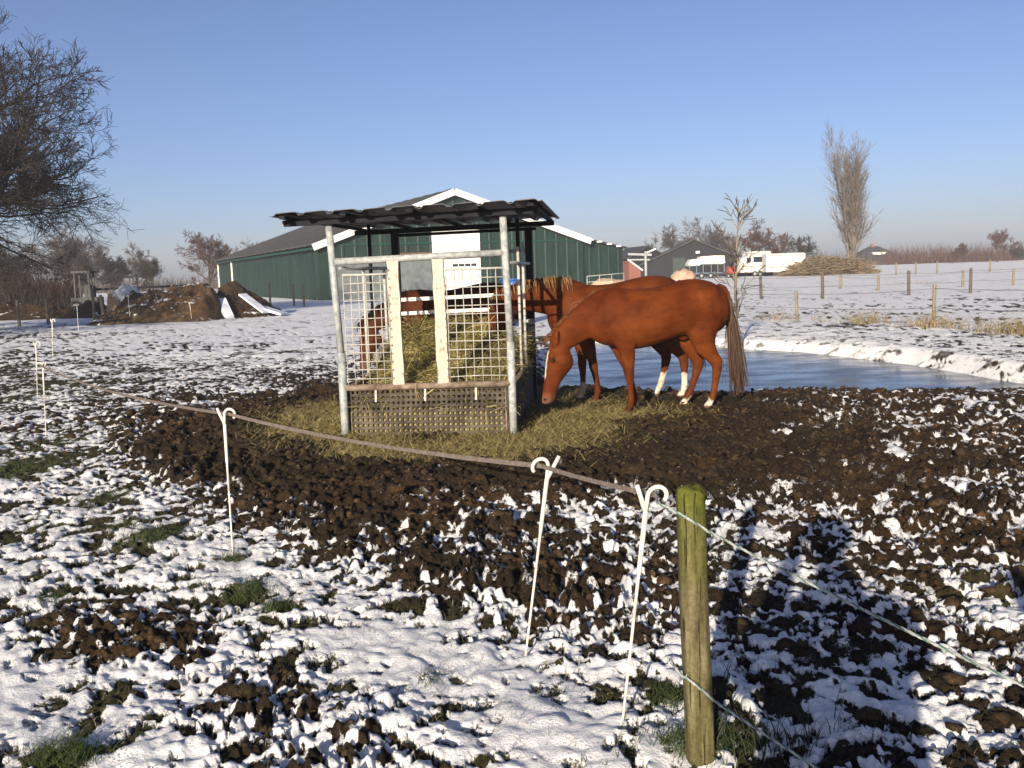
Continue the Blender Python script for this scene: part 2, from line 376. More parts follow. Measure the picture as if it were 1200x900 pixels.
# ------------------------------------------------------------------ ground
POND_Z = -0.16
pond_px = [(640,462),(690,461),(740,466),(800,468),(840,467),(890,461),(940,462),(1000,463),(1060,461),(1110,463),(1160,461),(1193,459),
           (1197,450),(1160,444),(1110,435),(1060,427),(1000,420),(940,413),(870,409),(800,405),(700,402),(660,402)]
POND = np.array([at(x, y, POND_Z)[:2] for x, y in pond_px])
def poly_sd(x, y, poly):
    """signed distance (inside negative)"""
    x = np.asarray(x, float); y = np.asarray(y, float)
    d = np.full(x.shape, 1e9); inside = np.zeros(x.shape, bool)
    n = len(poly)
    for i in range(n):
        a = poly[i]; b = poly[(i + 1) % n]; e = b - a
        t = np.clip(((x - a[0]) * e[0] + (y - a[1]) * e[1]) / (e @ e), 0, 1)
        d = np.minimum(d, np.hypot(x - a[0] - t * e[0], y - a[1] - t * e[1]))
        c = ((a[1] > y) != (b[1] > y)) & (x < (b[0] - a[0]) * (y - a[1]) / ((b[1] - a[1]) if b[1] != a[1] else 1e-9) + a[0])
        inside ^= c
    return np.where(inside, -d, d)
FARBANK = np.array([at(x, y, POND_Z)[:2] for x, y in ((640,402),(700,402),(870,409),(1000,420),(1110,435),(1200,452),(1500,505))])
def far_side(x, y):
    """distance beyond the pond's far edge line (positive beyond)"""
    o = np.argsort(FARBANK[:, 0]); xs = FARBANK[o, 0]; ys = FARBANK[o, 1]
    return y - np.interp(x, xs, ys)
def bank_h(x, y):
    fs = far_side(x, y); right = sstep(1.0, 5.0, x - 0.10 * y + 2.0)
    return sstep(-.15, 2.6, fs) * 0.10 * right * (1 - sstep(30, 120, fs) * .9)
def macro(x, y):
    x = np.asarray(x, float); y = np.asarray(y, float)
    h = 0.022 * perlin(x / 3.1, y / 3.1, 5) + 0.015 * perlin(x / 1.2, y / 1.2, 6)
    r = np.hypot(x, y)
    near = (r < 40)
    sd = np.full(x.shape, 9.0)
    if near.any(): sd[near] = poly_sd(x[near], y[near], POND)
    h = h * (1 - .6 * sstep(1.5, .2, np.abs(sd))) + bank_h(x, y)
    h = h - .07 * sstep(1.6, .3, sd) * (far_side(x, y) < -.4)
    hollow = sstep(.35, -.25, sd)
    h = h * (1 - hollow) + (POND_Z - .16) * hollow
    return h
# fraction of bare mud, read off along the photograph row by row and fixed to the ground
ROWS = [340, 362, 380, 400, 420, 440, 460, 490, 520, 560, 600, 650, 700, 750, 800, 850, 900]
MUDQ = np.array([
 [.2]*13,
 [.35,.3,.15,.1,.1,.1,.1,.15,.2,.26,.30,.30,.30],
 [.42,.28,.14,.12,.10,.12,.15,.2,.2,.22,.24,.24,.24],
 [.50,.38,.26,.22,.18,.15,.3,.5,.42,.30,.30,.30,.26],
 [.60,.45,.36,.32,.3,.4,.5,.6,.6,.5,.40,.36,.32],
 [.62,.52,.48,.50,.65,.8,.9,.95,.95,.8,.7,.6,.55],
 [.60,.58,.62,.72,.92,1,1,1,1,.92,.80,.74,.70],
 [.56,.58,.88,1,1,1,1,1,1,.97,.86,.80,.76],
 [.55,.54,.97,.99,.98,.98,.98,1,1,.97,.88,.82,.78],
 [.52,.34,.76,.98,.96,.95,.94,.92,.94,.94,.90,.85,.82],
 [.34,.20,.30,.88,.93,.90,.86,.72,.55,.70,.78,.80,.78],
 [.28,.22,.10,.24,.86,.87,.82,.74,.60,.58,.64,.72,.72],
 [.22,.34,.24,.08,.16,.62,.80,.74,.60,.60,.64,.68,.66],
 [.14,.80,.88,.36,.05,.06,.34,.54,.56,.60,.58,.58,.56],
 [.08,.30,.66,.78,.24,.05,.05,.10,.34,.56,.56,.54,.60],
 [.05,.10,.32,.88,.82,.30,.05,.05,.20,.46,.56,.58,.60],
 [.18,.16,.14,.62,.78,.62,.28,.08,.14,.46,.62,.64,.60]])
def project(x, y, z):
    vx = x - CAM[0]; vy = y - CAM[1]; vz = z - CAM[2]
    zc = vx * _f[0] + vy * _f[1] + vz * _f[2]
    zc = np.maximum(zc, .05)
    px = 600 + FPX * (vx * _r[0] + vy * _r[1] + vz * _r[2]) / zc
    py = 450 - FPX * (vx * _u[0] + vy * _u[1] + vz * _u[2]) / zc
    return px, py
def mudness(x, y):
    px, py = project(x, y, np.zeros_like(x))
    cx = np.clip(px / 100.0, 0, 12); i = np.clip(cx.astype(int), 0, 11); fx = cx - i
    cy = np.interp(py, ROWS, np.arange(len(ROWS))); j = np.clip(cy.astype(int), 0, len(ROWS) - 2); fy = cy - j
    a = MUDQ[j, i] * (1 - fx) + MUDQ[j, i + 1] * fx; b = MUDQ[j + 1, i] * (1 - fx) + MUDQ[j + 1, i + 1] * fx
    return a * (1 - fy) + b * fy
HAY = [(370,495,60,22,.9),(440,528,60,14,.9),(400,505,40,20,.8),(520,530,70,12,.9),(600,520,60,18,1),(660,495,60,28,1.1),(715,486,50,13,.75),(780,490,50,12,.3),
       (930,545,45,20,.35),(150,755,70,28,.25),(480,470,130,30,.5),(640,462,30,20,.8)]
HAYW = [(at(x, y)[:2], rx, ry, s) for x, y, rx, ry, s in HAY]
GREEN = [(30,548,45,12,1),(60,520,50,14,.6),(120,585,30,12,.8),(180,630,35,12,1),(290,695,30,12,1),(325,715,25,9,1),(150,615,30,8,.7),(60,705,20,8,.6),(75,888,45,14,1),
         (270,655,18,6,.8),(780,820,25,18,.7),(505,800,18,8,.35),(820,870,60,20,.6),(60,460,50,14,.5),(120,430,40,8,.3),(600,835,20,8,.3),(1150,700,50,20,.4)]
GRASSW = [(at(x, y)[:2], rx, ry, s) for x, y, rx, ry, s in GREEN]
def blobs(x, y, L, noise):
    out = np.zeros_like(x)
    for c, rx, ry, s in L:
        d = math.hypot(*c); sx = rx * d / FPX; sy = ry * d * d / FPX / 1.72
        e = ((x - c[0]) / sx) ** 2 + ((y - c[1]) / sy) ** 2
        out = np.maximum(out, s * np.exp(-.7 * e) )
    return out * (1 + .5 * noise)
def unif(z): return 1 / (1 + np.exp(-1.702 * z))

def ground_fields(x, y):
    r = np.hypot(x, y)
    m = mudness(x, y)
    m = np.clip(m + .16 * perlin(x / .9, y / .9, 41) * (m > .03) * (m < .97), 0, 1)
    yw = y + 5.0 * bank_h(x, y)
    fs_ = far_side(x, y); bz = sstep(-.3, .1, fs_) * sstep(6, 3.5, fs_) * sstep(1.0, 5.0, x - 0.10 * y + 2.0) * (r < 60)
    m = m * (1 - bz) + .06 * bz
    def oct_(wl, seed): return perlin(x / wl, yw / wl, seed) * (1 - sstep(wl * 130, wl * 320, r))
    n = oct_(.62, 11) * .5 + oct_(.30, 12) * .4 + (np.abs(oct_(.23, 13)) - .22) * 2.4 + (np.abs(oct_(.11, 14)) - .22) * 1.5 + oct_(.055, 17) * .65 + oct_(.03, 18) * .5 + oct_(2.2, 15) * .4
    n += .55 * perlin(x / 4.5, y / 4.5, 16) * sstep(14, 40, r)
    U = unif(n / .60)
    level = 1 - m
    lv = np.where(m < .02, 1.2, np.where(m > .98, -.3, level))
    diff = U - lv
    hay = blobs(x, y, HAYW, oct_(.3, 31)); grn = blobs(x, y, GRASSW, oct_(.2, 32))
    grn = np.maximum(grn, .55 * sstep(14, 30, r) * unif(perlin(x / 5, y / 5, 44) * 3))
    trod = sstep(.45, .95, m) * (1 - np.clip(hay, 0, 1) * .7)
    rough = oct_(.13, 20) * .7 + np.abs(oct_(.07, 21)) * .9 - np.abs(oct_(.045, 22)) * .6 + oct_(.034, 19) * .55 + oct_(.022, 23) * .45
    mudh = -.03 + .035 * oct_(.9, 52) * trod + (.06 + .045 * trod) * np.clip(diff, 0, 1) ** .7 + .036 * rough * (.6 + .7 * trod)
    hh = sstep(.28, .62, oct_(.26, 51)) * trod; mudh -= .06 * hh
    fl = oct_(.24, 24) * .8 + np.abs(oct_(.12, 25)) * 1.0 + oct_(.065, 27) * (.35 + .25 * sstep(.05, .4, m)) + oct_(.03, 26) * .28 * sstep(.0, .4, m)
    calm = .62 + .38 * sstep(.04, .5, m + .12 * perlin(x / 1.7, y / 1.7, 29))
    snowh = .004 + .028 * fl * calm + .016 * oct_(.45, 28)
    s = sstep(.03, -.03, diff)
    fade = 1 - sstep(30, 90, r) * .6
    h = (mudh * (1 - s) + snowh * s) * fade
    snow = np.clip(.5 - diff * (4.2 - 1.7 * sstep(.65, .35, m) - .8 * sstep(8, 40, r)), 0, 1)
    # odd snow caught in the mud's hollows, and thin spots where the ground shows through the snow
    dust = sstep(.13, .40, oct_(.10, 61) * .8 + oct_(.06, 63) * .6 + .3 * oct_(.4, 62)) * sstep(1.0, .75, m) * sstep(.4, .6, m) * .85
    snow = np.maximum(snow, dust * (1 - np.clip(hay * 1.5, 0, 1)))
    thin = oct_(.05, 64) * .6 + oct_(.1, 65) * .7 + oct_(.025, 66) * .3 + .35 * perlin(x / 1.1, y / 1.1, 67)
    snow = snow * (1 - .8 * sstep(.52, .78, thin - .24 + .6 * np.clip(m, 0, .5) + .46 * bz))
    ftuft = perlin(x / .55, y / .8, 68) + .7 * perlin(x / 2.3, y / 3.1, 69) + .5 * perlin(x / 1.1, y / 1.3, 70)
    bsp = perlin(x / .22, yw / .22, 74) + .8 * perlin(x / .5, yw / .5, 75)
    snow = snow * (1 - .6 * bz * sstep(.15, .55, bsp))
    snow = snow * (1 - .5 * (1 - bz) * sstep(.25, .75, ftuft) * sstep(14, 20, r) * (1 - .6 * sstep(60, 110, r)))
    snow = snow * (1 - sstep(.25, .6, hay))
    loo = .52 * sstep(.62, .25, m) * unif(2.5 * perlin(x / .8, y / .8, 35) + .6) * (r < 16)
    g2 = sstep(.35, .8, grn + .35 * oct_(.12, 33) + .3 * oct_(.05, 34)); snow = snow * (1 - .75 * g2 * (r < 14))
    grn = np.maximum(grn, loo)
    h = h - .015 * np.clip(hay, 0, 1) + .018 * np.clip(hay, 0, 1) * (.6 + oct_(.25, 36) + .5 * oct_(.1, 37))
    return h, snow, np.clip(hay, 0, 1), np.clip(grn, 0, 1)

PAD = None
def ground_z(x, y):
    xa = np.array([float(x)]); ya = np.array([float(y)])
    return float(macro(xa, ya)[0] + ground_fields(xa, ya)[0][0])
def make_ground():
    th_f = np.linspace(R_(-34), R_(34), 640)
    th_r = np.linspace(R_(34), R_(78), 105)[1:]; th_o = np.linspace(R_(78), R_(282), 50)[1:-1]; th_l = np.linspace(R_(282), R_(326), 105)[:-1]
    th = np.concatenate([th_f, th_r, th_o, th_l])
    r = np.concatenate([np.geomspace(.25, 2.0, 40)[:-1], np.exp(np.arange(math.log(2.0), math.log(24), .0043)),
                        np.exp(np.arange(math.log(24), math.log(90), .014)), np.geomspace(90, 700, 45)])
    TH, RR = np.meshgrid(th, r)
    X = RR * np.sin(TH); Y = RR * np.cos(TH)
    x = X.ravel(); y = Y.ravel()
    h, snow, hay, grn = ground_fields(x, y)
    z = macro(x, y) + h
    # the far-bank face: tussocky
    V = np.stack([x, y, z], 1)
    nt = len(th); nr = len(r)
    idx = np.arange(nr * nt).reshape(nr, nt); nx = np.roll(idx, -1, 1)
    q = np.stack([idx[:-1], idx[1:], nx[1:], nx[:-1]], -1).reshape(-1, 4)
    c = len(V); V = np.vstack([V, [[0, 0, z[:nt].mean()]]])
    tri = np.stack([idx[0], nx[0], np.full(nt, c)], 1)
    me = mesh_np('ground', V, q[:, ::-1], tri[:, ::-1], smooth=True)
    mk = np.zeros((len(V), 4), np.float32); mk[:c, 0] = snow; mk[:c, 1] = hay; mk[:c, 2] = grn; mk[:, 3] = 1
    color_attr(me, mk)
    return link('ground', me, MAT['ground'], kind='structure', label='trampled mud and thin snow of the paddock')
ground = make_ground()

# pond ice
def make_pond():
    m, n, l, b = new_mat('pond_ice')
    a = noise_node(n, l, .8, 6, .6, vec_scale=(1, 2.2, 1)); d = noise_node(n, l, 14, 6, .7)
    c = ramp(n, l, a.outputs['Fac'], [(.3, (.045, .068, .10)), (.6, (.07, .098, .135)), (.8, (.11, .145, .185))])
    d2 = noise_node(n, l, 1.6, 9, .78); fr = ramp(n, l, d2.outputs['Fac'], [(.60, (0, 0, 0)), (.74, (.6, .6, .6))])
    mx = n.new('ShaderNodeMixRGB'); l.new(fr.outputs[0], mx.inputs[0]); l.new(c.outputs[0], mx.inputs[1]); mx.inputs[2].default_value = (.34, .37, .40, 1)
    l.new(mx.outputs[0], b.inputs['Base Color']); rg_ = n.new('ShaderNodeMapRange'); rg_.inputs['From Min'].default_value = .35; rg_.inputs['From Max'].default_value = .7; rg_.inputs['To Min'].default_value = .10; rg_.inputs['To Max'].default_value = .40
    l.new(a.outputs['Fac'], rg_.inputs['Value']); l.new(rg_.outputs[0], b.inputs['Roughness']); b.inputs['Specular IOR Level'].default_value = .4
    bump(n, l, d.outputs['Fac'], b, .12, .004)
    cen = POND.mean(0); P = []
    for k in range(len(POND)):
        a0 = POND[k]; a1 = POND[(k + 1) % len(POND)]
        for t in (0, .5):
            p = a0 + (a1 - a0) * t; dv = (p - cen); P.append(p + dv / np.linalg.norm(dv) * .5)
    V = [(cen[0], cen[1], POND_Z)] + [(p[0], p[1], POND_Z) for p in P]
    n_ = len(P); mb = MB(); mb.add(V, [(0, 1 + (i + 1) % n_, 1 + i) if False else (0, 1 + i, 1 + (i + 1) % n_) for i in range(n_)])
    o = mb.build('pond', m, kind='structure', label='frozen blue grey pond behind the horses')
    return o
make_pond()

# mud clods
def ico(sub=1):
    import bmesh
    bm = bmesh.new(); bmesh.ops.create_icosphere(bm, subdivisions=sub, radius=1.0)
    V = np.array([v.co[:] for v in bm.verts]); T = np.array([[v.index for v in f.verts] for f in bm.faces]); bm.free()
    return V, T
def make_clods():
    rng = np.random.default_rng(4)
    n = 60000
    py = rng.uniform(462, 898, n); px = rng.uniform(-20, 1220, n)
    # uniform over the ground rather than over the picture
    th = rng.uniform(R_(-34), R_(34), n); rr = np.sqrt(rng.uniform(2.4 ** 2, 14 ** 2, n))
    x = rr * np.sin(th); y = rr * np.cos(th)
    m = mudness(x, y); h, snow, hay, grn = ground_fields(x, y)
    keep = (rng.random(n) < sstep(.3, .9, m) * .9) & (snow < .45) & (hay < .35) & (poly_sd(x, y, POND) > .15)
    x = x[keep]; y = y[keep]; h = h[keep]
    k = min(len(x), 6500); x = x[:k]; y = y[:k]; z = macro(x, y) + h[:k]
    V0, T0 = ico(1)
    vars_ = []
    for s in range(10):
        ax = perlin(V0[:, 0] * 1.4 + s * 7, V0[:, 1] * 1.4 + V0[:, 2] * 1.1, 70 + s); bx = perlin(V0[:, 0] * 3 + s, V0[:, 2] * 3 - V0[:, 1] * 2, 90 + s)
        vars_.append(V0 * (1 + .7 * ax + .5 * bx)[:, None])
    vars_ = np.array(vars_)
    sz = np.clip(rng.lognormal(math.log(.018), .42, k), .008, .055)
    sc3 = np.stack([sz * rng.uniform(.8, 1.5, k), sz * rng.uniform(.8, 1.5, k), sz * rng.uniform(.55, .95, k)], 1)
    a = rng.uniform(0, 6.28, k)
    W = vars_[rng.integers(0, 10, k)] * sc3[:, None, :]
    ca, sa = np.cos(a)[:, None], np.sin(a)[:, None]
    Vx = W[..., 0] * ca - W[..., 1] * sa + x[:, None]; Vy = W[..., 0] * sa + W[..., 1] * ca + y[:, None]
    Vz = W[..., 2] + (z + sc3[:, 2] * .05)[:, None]
    V = np.stack([Vx, Vy, Vz], -1).reshape(-1, 3)
    T = (T0[None] + (np.arange(k) * len(V0))[:, None, None]).reshape(-1, 3)
    me = mesh_np('mud_clods', V, None, T, smooth=False)
    link('mud_clods', me, MAT['clod'], kind='stuff', label='loose frozen clods of dark mud')
make_clods()

def blades(name, mat_, x, y, z, hgt, wid, lean, rng, label, seg=3, flat=0.0):
    n = len(x); a = rng.uniform(0, 6.28, n); b = rng.uniform(0, 6.28, n)
    hgt = np.broadcast_to(hgt, (n,)) * rng.uniform(.5, 1.2, n)
    wv = np.stack([np.cos(b), np.sin(b), np.zeros(n)], 1) * (wid / 2)
    P = []
    for k in range(seg + 1):
        t = k / seg
        out = lean * hgt * t * t if flat == 0 else hgt * t
        up = hgt * t * (1 - .35 * lean * t) if flat == 0 else hgt * flat * np.sin(t * 3.0) * rng.uniform(.2, 1, n)
        c = np.stack([x + np.cos(a) * out, y + np.sin(a) * out, z + up], 1)
        wk = wv * (1 - t * .8 if flat == 0 else 1)
        P += [c - wk, c + wk]
    V = np.stack(P, 1)
    k2 = 2 * (seg + 1)
    base = (np.arange(n) * k2)[:, None]
    q = np.concatenate([base + np.array([[2 * k, 2 * k + 1, 2 * k + 3, 2 * k + 2]]) for k in range(seg)], 0)
    me = mesh_np(name, V.reshape(-1, 3), q)
    return link(name, me, mat_, kind='stuff', label=label)
def scatter_blobs(L, count, rng, spread=1.0):
    X = []; Y = []
    wts = np.array([s * rx * ry for c, rx, ry, s in L], float); cnt = (wts / wts.sum() * count).astype(int) + 3
    for (c, rx, ry, s), k in zip(L, cnt):
        d = math.hypot(*c); sx = rx * d / FPX; sy = ry * d * d / FPX / 1.72
        X.append(c[0] + rng.normal(0, .62 * sx * spread, k)); Y.append(c[1] + rng.normal(0, .62 * sy * spread, k))
    return np.concatenate(X), np.concatenate(Y)
def gz(x, y): return macro(x, y) + ground_fields(x, y)[0]

rng = np.random.default_rng(12)
hl = HAYW[:8] + [HAYW[11]]
x, y = scatter_blobs(hl, 15000, rng, .85)
blades('loose_hay', MAT['straw'], x, y, gz(x, y) + .004, rng.uniform(.05, .22, len(x)), .0042, 0, rng, 'loose pale hay strewn around the feeder', seg=2, flat=.45)
x, y = scatter_blobs(GRASSW[:15], 3800, rng, .8)
blades('grass_tufts', MAT['greengrass'], x, y, gz(x, y) - .005, .075, .004, .8, rng, 'green grass tufts poking through the snow')
# thin blades through the snow at the near edge
th = rng.uniform(R_(-33), R_(33), 9500); rr = rng.uniform(2.4, 8.0, 9500); x = rr * np.sin(th); y = rr * np.cos(th)
m = mudness(x, y); k = (m < .4) & (perlin(x / .5, y / .5, 77) > -.05); x = x[k]; y = y[k]
blades('frosted_grass_blades', MAT['drygrass'], x, y, gz(x, y) - .005, .05, .0028, .9, rng, 'short dead grass blades showing through the snow')
# low turf in the bare patches, so their edges are ragged
MAT['turf'] = hair_mat('mixed_winter_turf', (.016, .022, .008), (.085, .068, .030))
th = rng.uniform(R_(-33), R_(33), 60000); rr = np.sqrt(rng.uniform(2.4 ** 2, 8.5 ** 2, 60000)); x = rr * np.sin(th); y = rr * np.cos(th)
m = mudness(x, y); h_, sn_, hy_, gr_ = ground_fields(x, y)
k = (sn_ < .72) & (m < .82) & (hy_ < .3) & (rng.random(60000) < np.where(m < .5, 1, .45)); x = x[k]; y = y[k]
blades('winter_turf', MAT['turf'], x, y, macro(x, y) + h_[k] - .006, .036, .0042, 1.0, rng, 'short olive brown turf in the bare patches of snow', seg=2)
# dark stems by the big post
X = []; Y = []
for px_, py_, k, s in ((905, 880, 26, .05), (935, 872, 18, .04), (840, 868, 22, .05), (985, 862, 8, .05), (860, 800, 6, .04)):
    c = at(px_, py_); X.append(c[0] + rng.normal(0, s, k)); Y.append(c[1] + rng.normal(0, s, k))
x = np.concatenate(X); y = np.concatenate(Y)
blades('dark_stems', MAT['darkgrass'], x, y, gz(x, y) - .01, .16, .007, .35, rng, 'dark stiff grass stems beside the mossy post')
# tan grass along the far bank of the pond
X = []; Y = []
for px_, py_, wpx, k in ((908, 374, 22, 150), (957, 374, 10, 40), (1012, 377, 20, 330), (1045, 378, 8, 25), (1088, 382, 20, 330), (1116, 383, 10, 110), (1155, 387, 12, 160), (1190, 388, 20, 420), (1230, 392, 20, 200), (975, 330, 20, 60), (1060, 332, 40, 120), (700, 352, 30, 60)):
    c = at(px_, py_, .14); d = c[1]; s = wpx * d / FPX
    X.append(c[0] + rng.normal(0, s * .55, k)); Y.append(c[1] + rng.normal(0, .35, k))
x = np.concatenate(X)[::2]; y = np.concatenate(Y)[::2]
blades('dry_bank_grass', MAT['drygrass'], x, y, gz(x, y) - .01, .42, .016, .7, rng, 'tall dry tan grass along the pond bank')

# short winter grass on the bank face
px_ = rng.uniform(780, 1250, 2600); x = []; y = []
for p_ in px_:
    c = at(p_, 392, .1); x.append(c[0]); y.append(c[1])
x = np.array(x); o_ = np.argsort(FARBANK[:, 0]); y = np.interp(x, FARBANK[o_, 0], FARBANK[o_, 1]) + rng.uniform(.1, 3.4, len(x))
k_ = perlin(x / .5, y / .5, 88) > .02; x = x[k_]; y = y[k_]
blades('bank_grass', MAT['drygrass'], x, y, gz(x, y) - .01, .075, .008, .9, rng, 'short dead grass showing through snow on the pond bank')

# ------------------------------------------------------------------ remeshed bodies
def loft(sections, n=16):
    """sections: list of (center(3), axis_a(3), axis_b(3)) ellipses -> verts, faces (closed)"""
    V = []; F = []
    for c, a, b in sections:
        c = Vector(c); a = Vector(a); b = Vector(b)
        for k in range(n):
            t = 2 * math.pi * k / n; V.append(c + a * math.cos(t) + b * math.sin(t))
    m = len(sections)
    for i in range(m - 1):
        for k in range(n): F.append((i*n+k, i*n+(k+1) % n, (i+1)*n+(k+1) % n, (i+1)*n+k))
    F.append(tuple(range(n - 1, -1, -1))); F.append(tuple((m-1)*n+k for k in range(n)))
    return V, F
def limb(pts, radii, n=14, flat=1.0):
    """sections along a path; flat scales the width across y"""
    S = []
    P = [Vector(p) for p in pts]
    for i, p in enumerate(P):
        t = (P[min(i+1, len(P)-1)] - P[max(i-1, 0)]).normalized()
        yv = Vector((0, 1, 0)); yv = (yv - t * yv.dot(t)); yv = yv.normalized() if yv.length > .1 else Vector((1, 0, 0))
        xv = t.cross(yv).normalized()
        r = radii[i]; ra, rb = r if isinstance(r, tuple) else (r, r * flat)
        S.append((p, xv * ra, yv * rb))
    return loft(S, n)
def remesh_union(shapes, voxel, smooth_it, fac=.5):
    import bmesh
    me = bpy.data.meshes.new('tmp'); V = []; F = []
    for vs, fs in shapes:
        b = len(V); V += [tuple(v) for v in vs]; F += [tuple(b + i for i in f) for f in fs]
    me.from_pydata(V, [], F)
    bm = bmesh.new(); bm.from_mesh(me); bmesh.ops.recalc_face_normals(bm, faces=bm.faces); bm.to_mesh(me); bm.free()
    o = bpy.data.objects.new('tmp', me); COL.objects.link(o)
    md = o.modifiers.new('r', 'REMESH'); md.mode = 'VOXEL'; md.voxel_size = voxel; md.use_smooth_shade = True
    ms = o.modifiers.new('s', 'SMOOTH'); ms.iterations = smooth_it; ms.factor = fac
    bpy.context.view_layer.update()
    dg = bpy.context.evaluated_depsgraph_get()
    out = bpy.data.meshes.new_from_object(o.evaluated_get(dg), depsgraph=dg)
    bpy.data.objects.remove(o); bpy.data.meshes.remove(me)
    out.polygons.foreach_set('use_smooth', np.ones(len(out.polygons), bool))
    return out
def coat_mat(name, rough=.48):
    m, n, l, b = new_mat(name)
    a = n.new('ShaderNodeAttribute'); a.attribute_name = 'mask'
    no = noise_node(n, l, 7, 8, .7, vec_scale=(.6, 1, 1)); hf = noise_node(n, l, 120, 3, .6, vec_scale=(.25, 1, .6))
    r = ramp(n, l, no.outputs['Fac'], [(.28, (.50, .44, .40)), (.5, (.95, .95, .95)), (.75, (1.38, 1.40, 1.40))])
    mx = n.new('ShaderNodeMixRGB'); mx.blend_type = 'MULTIPLY'; mx.inputs[0].default_value = 1
    l.new(a.outputs['Color'], mx.inputs[1]); l.new(r.outputs[0], mx.inputs[2]); l.new(mx.outputs[0], b.inputs['Base Color'])
    b.inputs['Roughness'].default_value = rough; b.inputs['Specular IOR Level'].default_value = .07
    bump(n, l, hf.outputs['Fac'], b, .35, .006)
    return m
MAT['coat'] = coat_mat('horse_coat', .66); MAT['eye'] = pmat('dark_eye', (.004, .003, .002), (.008, .006, .005), 5, .3, 0, spec=.6)
MAT['tail_brown'] = hair_mat('brown_tail_hair', (.022, .012, .008), (.12, .066, .04))
MAT['mane_blond'] = hair_mat('flaxen_mane_hair', (.13, .06, .025), (.40, .26, .13))
MAT['mane_red'] = hair_mat('red_brown_mane_hair', (.10, .035, .016), (.24, .10, .045))
MAT['mane_dark'] = hair_mat('dark_mane_hair', (.012, .008, .006), (.035, .022, .016))

def strands(roots, dirs, lens, rad, rng, droop, segs=7, wav=.03, sides=3):
    n = len(roots); P = np.zeros((n, segs + 1, 3)); P[:, 0] = roots
    d = dirs.copy()
    for k in range(segs):
        d = d + np.array([0, 0, -1.0]) * droop + rng.normal(0, wav, (n, 3)); d /= np.linalg.norm(d, axis=1, keepdims=True)
        P[:, k + 1] = P[:, k] + d * (lens / segs)[:, None]
    Rr = rad * np.linspace(1, .35, segs + 1)[None] * np.ones((n, 1))
    return batch_tubes(P, Rr, sides)

